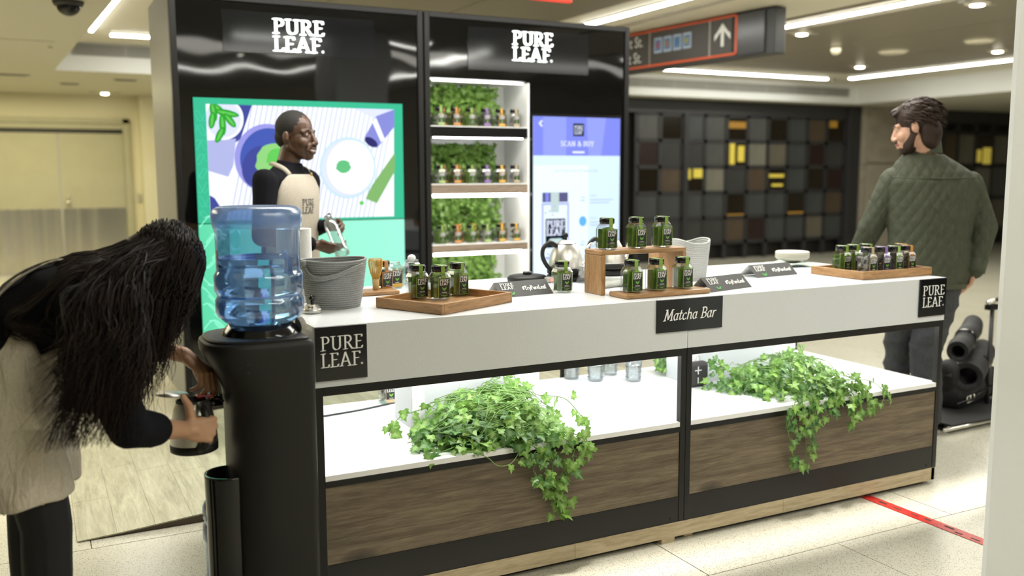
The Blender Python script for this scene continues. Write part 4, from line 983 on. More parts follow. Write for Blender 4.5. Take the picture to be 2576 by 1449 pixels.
# paper towel roll
t = thing('paper_towel_roll', 'white paper towel roll standing behind the water bottle', 'paper roll', (.100, .60, .93))
MB().lathe([(.931, .022), (.931, .062), (1.192, .062), (1.192, .022)], (.100, .60, 0), 36).build('paper', noisy('paper_towel', (.72, .72, .70), (.80, .80, .78), 60, .9, bs=.5, bd=.003), t, False)
smooth_by_angle(t.children[0]); MB().lathe([(.932, .021), (1.191, .021)], (.100, .60, 0), 20).build('core_tube', M('card_core', (.40, .30, .18), .8), t, True)
# strainer / shaker dome beside the bottle
t = thing('strainer', 'small steel dome strainer with black knob beside the rope basket', 'strainer', (.075, .285, .93))
MB().lathe([(.931, .030), (.945, .030), (.946, .028), (.958, .020), (.963, .008)], (.075, .285, 0), 24, cap=True).build('dome', m_satin, t, True)
MB().tube([(.075, .285, .963), (.075, .285, .972)], .006, 10).ell((.075, .285, .980), (.012, .012, .010), 14, 8).build('knob', m_blackshine, t, True)
for a in (-.6, -.2): MB().ell((.075+.024*math.sin(a-.2), .285-.024*math.cos(a-.2), .954), (.0018, .0018, .0018), 8, 5).build('vent_hole', m_dark, t)
for a in range(2): MB().ell((.060+.010*a, .285-.0245, .9535), (.002, .002, .002), 8, 5).build('vent_hole', m_dark, t)

# ================================================================== TENT CARDS
m_card = M('charcoal_card', (.055, .056, .054), .55); m_cardb = M('card_white', (.62, .62, .60), .6)
def tent(label, p, w, ang, h=.052, d=.055):
    t = thing('tent_card', label, 'tent card', (p[0], p[1], .93)); t.rotation_euler = (0, 0, ang); OFF[t.name] = (0, 0, 0)
    f = V((0, d, h)); 
    MB().add([(0, 0, .001), (w, 0, .001), (w, d, h), (0, d, h)], [(0, 1, 2, 3)]).build('front_panel', m_card, t)
    MB().add([(w, 2*d, .001), (0, 2*d, .001), (0, d+.0008, h), (w, d+.0008, h)], [(0, 1, 2, 3)]).add([(0, .0015, .0006), (w, .0015, .0006), (w, d+.0008, h-.0016), (0, d+.0008, h-.0016)], [(3, 2, 1, 0)]).build('back_panel', m_cardb, t)
    L_ = f.length; v = f.normalized(); n = V((1, 0, 0)).cross(v); b = MB(); e = n*.0008
    logo(b, V((w*.08, 0, .001))+v*(L_*.48)+e, (1, 0, 0), v, w*.25, L_*.40, 0, True, nw=.17, nt=.06)
    text_mb(b, '#TryPureLeaf', V((w*.46, 0, .001))+v*(L_*.36)+e, (1, 0, 0), v, L_*.25, w*.46, nw=.22, nt=.09, shear=.05)
    b.build('lettering', m_white_ink, t); b = MB()
    for a, l in ((-.75, .017), (.75, .017)):
        u = V((1, 0, 0))*math.sin(a)+v*math.cos(a); q = V((1, 0, 0))*math.cos(a)-v*math.sin(a); o = V((w*.225, 0, .001))+v*(L_*.10)+e*1.3+n*a*.0003
        b.poly([o, o+u*l*.4-q*l*.28, o+u*l*.8-q*l*.2, o+u*l*1.3, o+u*l*.8+q*l*.22, o+u*l*.4+q*l*.26])
    b.build('leaf_emblem', M('card_green', (.07, .42, .08), .5), t)
tent('tent card behind the right corner of the big bamboo tray', (.790, .315), .235, .10)
tent('tent card leaning at the counter edge right of the low bamboo board', (1.575, .078), .255, .22)
tent('tent card in the middle of the right counter half, in front of the cloth', (2.062, .368), .262, .10)

# ================================================================== KETTLES
def kettle_base(t, x, y, ang):
    b = MB().lathe([(.931, .084), (.945, .088), (.956, .078), (.960, .060), (.961, .0)], (x, y, 0), 36, 1, .95, cap=True).build('power_base', m_blackplastic, t, True)
    R = rotz(ang); c = V((x, y, 0))
    p = MB(); p.box((x+.045, y-.098, .932), (x+.105, y-.040, .951), 0, R, c); p.build('control_panel', m_grey_pl, b, bevel=.004)
    MB().box((x+.058, y-.0995, .938), (x+.088, y-.0975, .947), 0, R, c).build('red_display', M('led_red', (.8, .05, .03), .4, emit=(1, .12, .08), es=2.5), b)
    MB().lathe([(.961, .020), (.972, .018), (.973, 0)], (x, y, 0), 18, cap=True).build('power_connector', m_blackshine, b, True)
def kettle(t, x, y, ang):
    z = .973; b = MB()
    b.lathe([(z+.010, .078), (z+.018, .077), (z+.05, .071), (z+.085, .060), (z+.112, .044), (z+.128, .026), (z+.132, .010), (z+.1325, 0)], (x, y, 0), 40, cap=True)
    b.build('kettle_body', m_satin, t, True)
    MB().lathe([(z-.012, .078), (z-.008, .080), (z+.012, .079)], (x, y, 0), 40, cap=True).build('kettle_foot', m_blackplastic, t, True)
    MB().tube([(x, y, z+.13), (x, y, z+.140)], .005, 10).ell((x, y, z+.150), (.011, .011, .012), 14, 8).build('lid_knob', m_blackplastic, t, True)
    MB().lathe([(z+.1135, .0435), (z+.115, .0440), (z+.1165, .0415)], (x, y, 0), 36).build('lid_seam', m_dark, t, True)
    R = rotz(ang); c = V((x, y, 0))
    def T(L_): return [c+R@(V((a, 0, h))) for a, h in L_]
    MB().tube(curve_pts(T([(-.050, z+.108), (-.080, z+.122), (-.112, z+.100), (-.116, z+.062), (-.094, z+.024), (-.074, z+.008)]), 22), [.010]*6+[.009]*17, 10).build('kettle_handle', m_blackplastic, t, True)
    MB().tube(curve_pts(T([(.070, z+.022), (.096, z+.026), (.108, z+.055), (.112, z+.090), (.132, z+.108), (.150, z+.104)]), 22), [.011-.0003*k for k in range(23)], 10).build('gooseneck_spout', m_chrome, t, True)
t = thing('electric_kettle', 'steel gooseneck kettle with black handle on its heated base', 'kettle', (1.290, .70, .93)); kettle_base(t, 1.290, .70, .0); kettle(t, 1.290, .70, .05)
t = thing('electric_kettle', 'second steel kettle mostly hidden behind the bamboo riser', 'kettle', (1.575, .80, .93)); kettle_base(t, 1.575, .80, .0); kettle(t, 1.575, .80, .1)
t = thing('kettle_base', 'empty black kettle base with red display left of the kettle', 'kettle base', (1.125, .74, .93)); kettle_base(t, 1.125, .74, .0)
# things seen through the riser
t = thing('glass_canister', 'clear glass canister of tea pouches seen through the riser', 'canister', (1.33, .60, .93))
MB().lathe([(.931, 0), (.931, .045), (1.03, .045), (1.035, .047)], (1.33, .60, 0), 28).build('glass_wall', m_glass, t, True); c = MB()
for k in range(16): p = V((1.33+random.uniform(-.03, .03), .60+random.uniform(-.03, .03), .945+random.random()*.06)); c.box(p-V((.010, .003, .009)), p+V((.010, .003, .009)), 0, Matrix.Rotation(random.random()*3, 3, (1, random.random(), .3)), p)
c.build('tea_pouches', m_sachp, t, kind='stuff')
def cloth(name, label, c, sx, sy, mat, h=.012, seed=0, rz=0, amp=.01, z=.9315):
    n = 18; b = MB(); vs = []
    for i in range(n+1):
        for j in range(n+1):
            u, v = i/n*2-1, j/n*2-1; q = noise.noise(V((u*1.5+seed, v*1.5, seed)))
            edge = 1-max(abs(u), abs(v))**3
            p = rotz(rz)@V((u*sx*(1+.12*noise.noise(V((v*2, seed, 3)))), v*sy*(1+.15*noise.noise(V((u*2, seed, 7)))), 0))
            vs.append((c[0]+p.x, c[1]+p.y, z+max(0, h*edge+amp*q*1.6)))
    fs = [(i*(n+1)+j, (i+1)*(n+1)+j, (i+1)*(n+1)+j+1, i*(n+1)+j+1) for i in range(n) for j in range(n)]
    b.add(vs, fs); o = b.build(name, mat, None, True); rebase(o, (c[0], c[1], .93)); s = o.modifiers.new('thick', 'SOLIDIFY'); s.thickness = -.003; tag(o, label, 'cloth'); return o
m_cloth = noisy('grey_cloth', (.30, .32, .29), (.38, .40, .37), 200, .95, bs=.3, bd=.001)
m_cloth2 = noisy('pale_green_cloth', (.36, .42, .38), (.46, .52, .48), 200, .95, bs=.3, bd=.001)
cloth('folded_cloth', 'folded grey cloth lying behind the bamboo riser', (1.36, .44), .10, .055, m_cloth, .022, 2, .1)
t = thing('utensil_box', 'bamboo utensil box partly hidden behind the riser', 'box', (1.76, .66, .93)); 
MB().box((1.72, .62, .931), (1.80, .70, 1.04)).build('box_body', m_bamboo_v, t, bevel=.003); MB().box((1.73, .63, 1.04), (1.79, .69, 1.041)).build('box_opening', m_dark, t)
cloth('draped_cloth', 'rumpled pale green cloth under the bowls behind the right tray', (2.56, .70), .13, .085, m_cloth2, .018, 5, -.25, .014)
t = thing('bowl_stack', 'stack of cream paper bowls on the pale cloth', 'bowls', (2.60, .72, .958)); mb_ = M('cream_paper', (.60, .58, .50), .6)
for k in range(3): MB().lathe([(.958+.008*k, .070), (.972+.009*k, .082), (.974+.009*k, .083), (.974+.009*k, .080), (.962+.008*k, .066)], (2.60, .72, 0), 36, cap=False).build('paper_bowl', mb_, t, True)
MB().lathe([(.992, .080), (.998, .081), (1.0, .078), (1.001, 0)], (2.60, .72, 0), 36, cap=True).build('bowl_lid', mb_, t, True)

# ================================================================== UNDER-COUNTER SHELF ITEMS
t = thing('portable_speaker', 'square black portable speaker with plus and minus buttons on the shelf', 'speaker', (1.80, .455, .462))
MB().box((1.735, .425, .463), (1.856, .470, .572)).build('speaker_body', noisy('speaker_mesh', (.022, .020, .020), (.035, .032, .032), 500, .7), t, bevel=.016)
MB().box((1.778, .4225, .535), (1.812, .425, .539)).box((1.793, .4225, .520), (1.797, .425, .554)).build('plus_button', m_white_ink, t)
MB().box((1.793, .4225, .480), (1.797, .425, .506)).build('minus_button', m_white_ink, t)
MB().tube(curve_pts([(1.80, .45, .572), (1.805, .45, .590), (1.82, .45, .594), (1.825, .45, .573)], 12), .0018, 6).build('hang_loop', m_grey_pl, t, True)
o = MB().tube(curve_pts([(.03, .60, .466), (.12, .68, .466), (.24, .70, .466), (.36, .72, .466), (.48, .755, .466), (.60, .80, .466)], 30), .0035, 8).build('power_cord', m_blackshine, None, True); rebase(o, (.3, .7, .462)); tag(o, 'black power cord running across the glowing shelf at left', 'cord')
jar('tan', m_sachp, (.515, .80, .4625), 0, 'tea jar standing on the shelf behind the white support box', None)
cups = None
for k, (x, y, lb) in enumerate(((1.40, .83, 'clear glass cup nearest the left opening at the back of the shelf'), (1.47, .74, 'second clear glass cup standing near the shelf seam'), (1.60, .82, 'clear glass cup at the back edge, third from left'), (1.62, .66, 'clear glass cup standing furthest forward near the small ivy tuft'))):
    if cups is None:
        cups = thing('glass_cup', lb, 'cup', (0, 0, 0), 'glass cups on the shelf', True)
        MB().lathe([(.002, 0), (.002, .030), (.006, .033), (.06, .035), (.10, .040), (.1, .038), (.06, .033), (.01, .030)], n=28).build('cup_wall', m_glass_b, cups, True)
        for z in (.02, .045, .07): MB().lathe([(z-.002, .0335), (z, .0365), (z+.002, .0335)], n=28).build('ridge', m_glass_b, cups, True)
    o = place(cups, k > 0, (x, y, .4625), 0, lb, 'glass cups on the shelf') if k == 0 else copy_tree(cups)
    o.location = (x, y, .4625); o['label'] = lb

# ================================================================== WATER DISPENSER
DX, DY = -.155, 0.0
t = thing('water_dispenser', 'black floor-standing water dispenser at the left end of the counter', 'water dispenser', (-.17, 0, 0))
def plan(xf, w=.15, xb=-.034, z=0, rb=.022, ex=.62):
    P_ = []; xs = xf+ .125
    for k in range(7): a = -PI/2+PI/2*k/6; P_.append((xb-rb+rb*math.cos(a), -w+rb+rb*math.sin(a)))
    for k in range(7): a = PI/2*k/6; P_.append((xb-rb+rb*math.cos(a), w-rb+rb*math.sin(a)))
    n = 22
    for k in range(n+1):
        a = PI/2+PI*k/n; cx, sx = math.cos(a), math.sin(a)
        P_.append((xs+(xs-xf)*math.copysign(abs(cx)**.8, cx), w*math.copysign(abs(sx)**ex, sx)))
    return P_
def plan_loft(levels):
    b = MB(); n = None; vs = []
    for xf, z, w in levels:
        p = plan(xf, w, -.034-(.15-w)); n = len(p); vs += [(x, y, z) for x, y in p]
    fs = [(i*n+k, i*n+(k+1) % n, (i+1)*n+(k+1) % n, (i+1)*n+k) for i in range(len(levels)-1) for k in range(n)]
    fs += [tuple(reversed(range(n))), tuple((len(levels)-1)*n+k for k in range(n))]; return b.add(vs, fs)
o = plan_loft([(-.262, .012, .150), (-.262, .60, .150), (-.262, .72, .150), (-.268, .77, .150), (-.285, .815, .150), (-.310, .855, .150), (-.324, .885, .150), (-.327, .903, .150), (-.324, .915, .147), (-.318, .919, .143)]).build('cabinet', m_blackplastic, t); smooth_by_angle(o, 35)
o = plan_loft([(-.315, .9185, .138), (-.315, .924, .138), (-.311, .927, .135), (-.306, .928, .131)]).build('top_cover', m_blackplastic, t); smooth_by_angle(o, 35)
MB().lathe([(.927, .112), (.940, .106), (.960, .088), (.963, .082), (.953, .074), (.933, .070)], (DX, DY, 0), 44).build('bottle_collar', m_blackshine, t, True)
b = MB(); b.lathe([(.01, .066), (.40, .066), (.525, .068), (.532, .068), (.532, .062), (.48, .060)], (-.268, -.03, 0), 36).build('drip_tray', m_blackshine, t, True)
MB().lathe([(.012, .063), (.465, .064), (.47, .06), (.47, 0)], (-.268, -.03, 0), 32, cap=True).build('front_column', m_blackplastic, t, True)
for z in (.865, .843): MB().ell((-.226, -.1503, z), (.003, .0008, .003), 10, 5).build('screw', m_dark, t)
k = MB().lathe([(0, .020), (.014, .020), (.018, .017), (.018, 0)], n=22, cap=True); 
for q in range(20): a = 2*PI*q/20; k.box((.0195*math.cos(a)-.0015, .0195*math.sin(a)-.0015, .001), (.0195*math.cos(a)+.0015, .0195*math.sin(a)+.0015, .015))
o = k.build('bottle_cap', m_grey_pl, None, off=(0, 0, 0)); o.location = (-.052, -.03, .946); o.rotation_euler = (0, math.radians(78), .2); tag(o, 'grey ridged bottle cap resting on the dispenser by the counter', 'cap')
tp_ = MB().tube([(-.27, .02, .728), (-.322, .02, .728)], .011, 12).tube([(-.318, .02, .735), (-.318, .02, .705)], .009, 12).build('tap', m_blackshine, t, True)
MB().tube([(-.318, .02, .732), (-.318, .02, .752)], .010, 12).build('tap_stem', m_red, tp_, True)
MB().box((-.342, .004, .748), (-.296, .036, .757)).build('tap_lever', m_red, tp_, bevel=.003)
MB().tube([(-.30, .02, .742), (-.285, .0, .752), (-.275, -.03, .742)], .004, 8).build('child_lock', m_blackshine, tp_, True)
o2 = MB().tube([(-.27, .07, .728), (-.318, .07, .728)], .011, 12).tube([(-.315, .07, .735), (-.315, .07, .705)], .009, 12).build('tap', m_blackshine, t, True)
# bottle
m_bottle = thin_glass('blue_bottle_plastic', (.62, .80, .99), .12, .07, (.25, .42, .88), .17)
m_frost = thin_glass('frosted_blue_plastic', (.52, .70, .96), .12, .22, (.32, .50, .88), .42)
m_water = bpy.data.materials.new('water'); m_water.use_nodes = True; b_ = m_water.node_tree.nodes['Principled BSDF']; b_.inputs['Base Color'].default_value = (.74, .88, 1, 1)
b_.inputs['Roughness'].default_value = 0; b_.inputs['IOR'].default_value = 1.33; b_.inputs['Transmission Weight'].default_value = 1
PR = [(0, .050), (.010, .066), (.026, .100), (.040, .117), (.056, .1245), (.088, .1250), (.098, .1195), (.104, .1185), (.110, .1215), (.118, .1260), (.158, .1265), (.166, .1230), (.174, .1185), (.284, .1185), (.298, .1235), (.310, .1265), (.335, .1270), (.348, .1225), (.356, .112), (.358, .100), (.352, .088), (.350, .0)]
def bottle(label, loc, wl):
    t = thing('water_bottle', label, 'water bottle', loc, None, True)
    lo = [p for p in PR if p[0] <= .174]; mid = [p for p in PR if .174 <= p[0] <= .298]; hi = [p for p in PR if p[0] >= .298]
    MB().lathe([(-.045, .026), (-.01, .028)]+lo, n=56).build('lower_shell', m_bottle, t, True)
    MB().lathe(mid, n=56).build('middle_shell', m_bottle, t, True)
    MB().lathe(hi, n=56).build('base_shell', m_frost, t, True)
    w = MB().lathe([(.002, .001), (.002, .046)]+[(z, r-.003) for z, r in PR if .005 < z < wl]+[(wl, .1155), (wl, .001)], n=56).build('water', m_water, t, True); smooth_by_angle(w, 50)
    MB().tube(curve_pts([(.050, -.088, wl+.012), (.064, -.082, wl-.002), (.066, -.080, .19), (.060, -.084, .165)], 14), .013, 12).build('grip', m_bottle, t, True)
    MB().lathe([(.1005, .1192), (.104, .1180), (.1075, .1192)], n=56).build('waist_ring', m_frost, t, True)
    return t
bt = bottle('large blue water bottle, half full, upside down on the dispenser', (DX, DY, .938), .212)
MB().box((-.117, -.02, .212), (-.119, -.008, .235)).build('red_mark', m_red, bt, off=(0, 0, 0))
b2 = bottle('spare blue water bottle standing on the floor behind the dispenser', (-.168, .335, .36), .20); b2.rotation_euler = (PI, 0, 0); b2.location = (-.168, .335, .360)
# ================================================================== PEOPLE
m_skin = noisy('light_skin', (.42, .235, .135), (.50, .29, .175), 18, .5); m_skind = noisy('dark_skin', (.055, .026, .014), (.090, .043, .024), 18, .42); m_skinb = noisy('fair_skin', (.42, .23, .15), (.50, .29, .20), 18, .5)
for m in (m_skin, m_skinb): q = m.node_tree.nodes['Principled BSDF']; q.inputs['Subsurface Weight'].default_value = .08; q.inputs['Subsurface Radius'].default_value = (.02, .008, .004)
m_shirt = noisy('black_knit', (.004, .004, .006), (.009, .009, .012), 160, .95, spec=.15, bs=.2, bd=.001)
m_apron = noisy('natural_linen', (.58, .52, .42), (.68, .62, .52), 130, .9, bs=.4, bd=.001)
m_apron2 = noisy('linen_bib', (.35, .31, .25), (.42, .375, .31), 130, .9, bs=.4, bd=.001)
bump(m_apron, nz(m_apron, coords(m_apron, (1.6, 1.6, .55)), 13, 3, .55, 1.1), .9, .022)
m_leg = M('black_leggings', (.008, .008, .010), .8)
def hairmat(name, c1, c2): 
    m = noisy(name, c1, c2, 30, .55, (1, 1, .15), spec=.22); return m
m_hairw = hairmat('dark_brown_hair', (.005, .0033, .0026), (.024, .014, .0095)); m_hairm = hairmat('brown_hair', (.012, .007, .005), (.045, .026, .018)); m_hairs = M('cropped_black_hair', (.008, .006, .005), .8)
m_eye = M('eye_white', (.55, .52, .48), .2); m_iris = M('dark_iris', (.01, .006, .004), .1); m_lip = M('lip', (.12, .045, .035), .45); m_teeth = M('teeth', (.60, .56, .48), .3); m_lip2 = M('lip_pink', (.35, .12, .10), .45)
def frame(F, U):
    F = V(F).normalized(); U = V(U); U = (U-F*U.dot(F)).normalized(); L = U.cross(F); return Matrix(((F.x, L.x, U.x), (F.y, L.y, U.y), (F.z, L.z, U.z)))
def head(mb, o, R, s=1.0, smile=False, neck=None):
    """o: point between the eyes' level and the skull centre, R columns forward, left, up"""
    T = lambda x, y, z: V(o)+R@V((x*s, y*s, z*s))
    E = lambda c, r, n=18, m=12: mb.ell(T(*c), [k*s for k in r], n, m, R)
    E((-.012, 0, .036), (.092, .077, .086)); E((.018, 0, -.028), (.071, .065, .080)); E((.022, 0, -.068), (.060, .054, .048)); E((.052, 0, -.080), (.036, .036, .032))
    E((.058, 0, -.102), (.028, .026, .020))
    for y in (1, -1):
        mb.cap(T(-.008, .052*y, -.055), T(.048, .022*y, -.098), .017*s, .017*s); E((.056, .037*y, -.036), (.028, .025, .027))
        mb.cap(T(.064, .050*y, .015), T(.082, .014*y, .019), .0085*s, .009*s); E((-.014, .078*y, -.012), (.018, .008, .031)); E((-.006, .082*y, -.020), (.010, .006, .014))
        E((.098, .0145*y, -.044), (.011, .0095, .0085)); E((.066, .031*y, -.001), (.0165, .0165, .0135)); mb.cap(T(.078, .022*y, .0095), T(.075, .040*y, .0065), .0045*s, .004*s, 8)
        if smile: mb.cap(T(.088, .024*y, -.050), T(.080, .036*y, -.072), .008*s, .007*s, 8)
    mb.cap(T(.082, 0, .010), T(.104, 0, -.034), .0095*s, .0135*s); E((.106, 0, -.039), (.0125, .0145, .011))
    E((.086, 0, -.064), (.016, .022, .010)); E((.088, 0, -.084), (.014, .020, .010))
    mb.cap(T(-.028, 0, -.055), T(-.040, 0, -.140) if neck is None else V(neck), .055*s, .056*s, 16)
def face_parts(t, o, R, s, lipm, smile=False, nm='head'):
    T = lambda x, y, z: V(o)+R@V((x*s, y*s, z*s))
    for y in (1, -1):
        MB().ell(T(.0722, .031*y, .0005), (.0106*s,)*3, 16, 10).build('eye', m_eye, t, True)
        MB().ell(T(.0790, .032*y, .0005), (.0052*s,)*3, 12, 8).build('iris', m_iris, t, True)
        MB().tube([T(.0865, .015*y, .019), T(.0855, .030*y, .0235), T(.076, .045*y, .018)], [.0022*s, .0028*s, .0014*s], 6).build('eyebrow', m_hairs, t, True)
    if smile:
        MB().tube([T(.078, .026, -.069), T(.0915, .012, -.0745), T(.0945, 0, -.076), T(.0915, -.012, -.0745), T(.078, -.026, -.069)], [.0015*s, .0042*s, .0048*s, .0042*s, .0015*s], 8).build('teeth', m_teeth, t, True)
        MB().tube([T(.076, .029, -.066), T(.0925, .011, -.0675), T(.0960, 0, -.0685), T(.0925, -.011, -.0675), T(.076, -.029, -.066)], [.003*s, .0052*s, .0060*s, .0052*s, .003*s], 8).build('upper_lip', lipm, t, True)
        MB().tube([T(.076, .027, -.071), T(.0905, .012, -.0820), T(.0935, 0, -.0840), T(.0905, -.012, -.0820), T(.076, -.027, -.071)], [.003*s, .0055*s, .006*s, .0055*s, .003*s], 8).build('lower_lip', lipm, t, True)
    else:
        MB().tube([T(.088, .022, -.072), T(.100, .008, -.069), T(.101, 0, -.070), T(.100, -.008, -.069), T(.088, -.022, -.072)], [.002*s, .0045*s, .0045*s, .0045*s, .002*s], 8).tube([T(.088, .018, -.076), T(.099, 0, -.080), T(.088, -.018, -.076)], [.003*s, .005*s, .003*s], 8).build('lips', lipm, t, True)
def hand(mb, W, d, n, curl, s=1.0, thumb=(.6, .6, -.3), tb=.35, spread=.0, flip=1, td=.2):
    """W wrist, d towards the knuckles, n out of the back of the hand, curl 3 bend angles per finger"""
    W, d = V(W), V(d).normalized(); n = V(n); n = (n-d*n.dot(d)).normalized(); sd = d.cross(n)*flip
    off = (.028, .010, -.009, -.027); ln = (.040, .045, .042, .033); kl = (.083, .087, .083, .075)
    mb.cap(W-d*.01*s, W+d*.03*s, .022*s, .022*s)
    mb.ell(W+d*.045*s, (.046*s, .036*s, .015*s), 16, 10, Matrix(((d.x, sd.x, n.x), (d.y, sd.y, n.y), (d.z, sd.z, n.z))))
    for i in range(4):
        K = W+(d*kl[i]+sd*off[i])*s; mb.cap(W+(d*.012+sd*off[i]*.55)*s, K, .0135*s, .0110*s, 10)
        c = curl[i] if isinstance(curl[0], (list, tuple)) else curl; p = K; ang = 0; dd = d+sd*spread*(1.5-i)*.5
        for j, L_ in enumerate((ln[i], ln[i]*.62, ln[i]*.5)):
            ang += c[j]; v = dd.normalized()*math.cos(ang)-n*math.sin(ang); e = p+v*L_*s; mb.cap(p, e, (.0100-.0010*j)*s, (.0092-.0012*j)*s, 9); p = e
    B = W+(d*.022+sd*.024-n*.006)*s; v = (sd*thumb[0]+d*thumb[1]+n*thumb[2]).normalized(); e = B+v*.045*s; mb.cap(W+(d*.01+sd*.008)*s, B, .016*s, .0145*s, 9); mb.cap(B, e, .0135*s, .0115*s, 10)
    v2 = (v*math.cos(tb)-n*math.sin(tb)+d*td).normalized(); mb.cap(e, e+v2*.032*s, .0108*s, .0085*s, 10)
class Torso:
    def __init__(s, rings): s.r = [(V(c), V(a), V(b)) for c, a, b in rings]
    def at(s, t):
        n = len(s.r)-1; t = min(max(t, 0), .9999)*n; k = int(t); f = t-k; A_, B_ = s.r[k], s.r[k+1]; return [A_[i].lerp(B_[i], f) for i in range(3)]
    def scaled(s, d):
        out = []
        for c, a, b in s.r: out.append((c, a*(1+d/a.length), b*(1+d/b.length)))
        return out
    def pt(s, t, th, d=0):
        c, a, b = s.at(t); q = a*math.cos(th)+b*math.sin(th); return c+q*(1+d/max(q.length, .02))
def bib(tor, ts, ths, d, mat, parent, name='apron_bib', n=18, thick=.004):
    b = MB(); vs = [tor.pt(t, -th+2*th*k/n, d+.002*math.sin(k*1.3+t*20)) for t, th in zip(ts, ths) for k in range(n+1)]
    fs = [(i*(n+1)+k, i*(n+1)+k+1, (i+1)*(n+1)+k+1, (i+1)*(n+1)+k) for i in range(len(ts)-1) for k in range(n)]
    b.add(vs, fs); o = b.build(name, mat, parent, True); s = o.modifiers.new('thick', 'SOLIDIFY'); s.thickness = thick; s.offset = 0; return o, (vs, fs)

# ---------------------------------------------------------------- the server behind the counter
sv = thing('person', 'smiling person in black sweater and linen apron holding a clear bottle', 'person', (.41, 1.93, .0745))
F = V((.65, -.76, 0)); Lf = V((.76, .65, 0)); hd = V((.452, 1.885, 1.572)); HR = frame((.68, -.73, .02), (0, 0, 1))
C = lambda z, dx=0, dy=0: V((.405+dx, 1.915+dy, z))
tor = Torso([(C(.86), F*.110, Lf*.160), (C(.97), F*.108, Lf*.160), (C(1.08), F*.100, Lf*.145), (C(1.20), F*.112, Lf*.160), (C(1.30), F*.108, Lf*.178), (C(1.365), F*.082, Lf*.165), (C(1.40), F*.062, Lf*.100), (C(1.425, .005, -.005), F*.056, Lf*.060)])
shR, shL = V((.268, 1.785, 1.350)), V((.540, 2.030, 1.350)); elR, elL = V((.235, 1.735, 1.095)), V((.535, 2.07, 1.10)); wrR, wrL = V((.480, 1.690, 1.046)), V((.575, 1.865, 1.125))
b = MB(); head(b, hd, HR, 1.0, True, C(1.415)); b.loft([(c, a*.9, q*.9) for c, a, q in tor.r], 24)
b.chain([shR, elR, wrR], [.045, .036, .024]); b.chain([shL, elL, wrL], [.045, .036, .024])
hip = C(.88); 
for sgn, dx in ((1, 0), (-1, 0)): 
    hj = hip+Lf*.085*sgn; b.chain([hj, hj+V((0, 0, -.38)), hj+V((0, 0, -.70))], [.07, .048, .036])
bax = V((.585, 1.74, 1.165))-V((.632, 1.70, .985))
hand(b, wrR, (.92, -.12, -.25), (.1, -.75, -.62), [(.35, .5, .4), (.4, .55, .4), (.5, .6, .4), (.6, .6, .4)], .95, (.35, .75, .55), .2, flip=-1)
hand(b, wrL, (.75, -.55, .1), (.5, .7, .4), [(.9, .8, .5)]*4, .95, (.8, .4, -.3), .3)
solid('body', b, m_skind, sv, .0034, 5)
face_parts(sv, hd, HR, 1.0, m_lip, True)
b = MB(); T = lambda x, y, z: hd+HR@V((x, y, z)); b.ell(T(-.018, 0, .0405), (.0925, .0795, .0860), 28, 18, HR); b.ell(T(-.055, 0, -.005), (.060, .066, .060), 20, 14, HR); o = solid('cropped_hair', b, m_hairs, sv, .0026, 3)
b = MB(); b.loft(tor.scaled(.012), 28); b.chain([shR, elR], [.062, .050]); b.chain([elR, wrR-(wrR-elR).normalized()*.03], [.050, .036]); b.chain([shL, elL], [.062, .050]); b.chain([elL, wrL], [.050, .038])
b.tube([C(1.405, .006, -.006), C(1.445, .012, -.010)], [.064, .060], 20)
solid('sweater', b, m_shirt, sv, .006, 4, .004, 8)
b = MB()
for sgn in (1, -1): hj = hip+Lf*.085*sgn; b.chain([hj, hj+V((0, 0, -.38)), hj+V((0, 0, -.75))], [.095, .066, .058])
solid('trousers', b, m_leg, sv, .008, 3)
for sgn in (1, -1): a = hip+Lf*.085*sgn; MB().ell((a.x+F.x*.05, a.y+F.y*.05, .108), (.12, .045, .032), 16, 8, frame(F, (0, 0, 1))).build('shoe', m_blackplastic, sv, True)
ts = [.0, .12, .25, .38, .50, .60, .68, .745, .79]; ths = [1.75, 1.70, 1.6, 1.35, 1.12, .95, .80, .64, .56]
bo, (bv, bf) = bib(tor, ts, ths, .024, m_apron2, sv)
skr = MB(); skv = [tor.pt(0, -1.75+3.5*k/18, .024+.004*i)+V((0, 0, -.10*i)) for i in range(5) for k in range(19)]; skr.add(skv, [(i*19+k, i*19+k+1, (i+1)*19+k+1, (i+1)*19+k) for i in range(4) for k in range(18)]).build('apron_skirt', m_apron2, sv, True)
for sg in (1, -1):
    p0 = tor.pt(.785, .54*sg, .026); pts = curve_pts([p0, tor.pt(.86, .85*sg, .024)+V((0, 0, .010)), C(1.432)+Lf*.078*sg-F*.01, C(1.440)+Lf*.035*sg-F*.075], 12)
    b = MB(); wv = Lf*.0; vs = []
    for i, p in enumerate(pts): tdir = (pts[min(i+1, 12)]-pts[max(i-1, 0)]).normalized(); ww = tdir.cross((p-C(p.z-.05))).normalized()*.011; vs += [p-ww, p+ww]
    b.add(vs, [(2*i, 2*i+1, 2*i+3, 2*i+2) for i in range(12)]); o = b.build('neck_strap', m_apron2, sv, True); q = o.modifiers.new('thick', 'SOLIDIFY'); q.thickness = .003
q = MB(); q.ell(tor.pt(.79, .50, .030), (.007, .007, .010), 10, 8); q.build('strap_buckle', M('brass', (.5, .35, .1), .3, metal=1), sv, True)
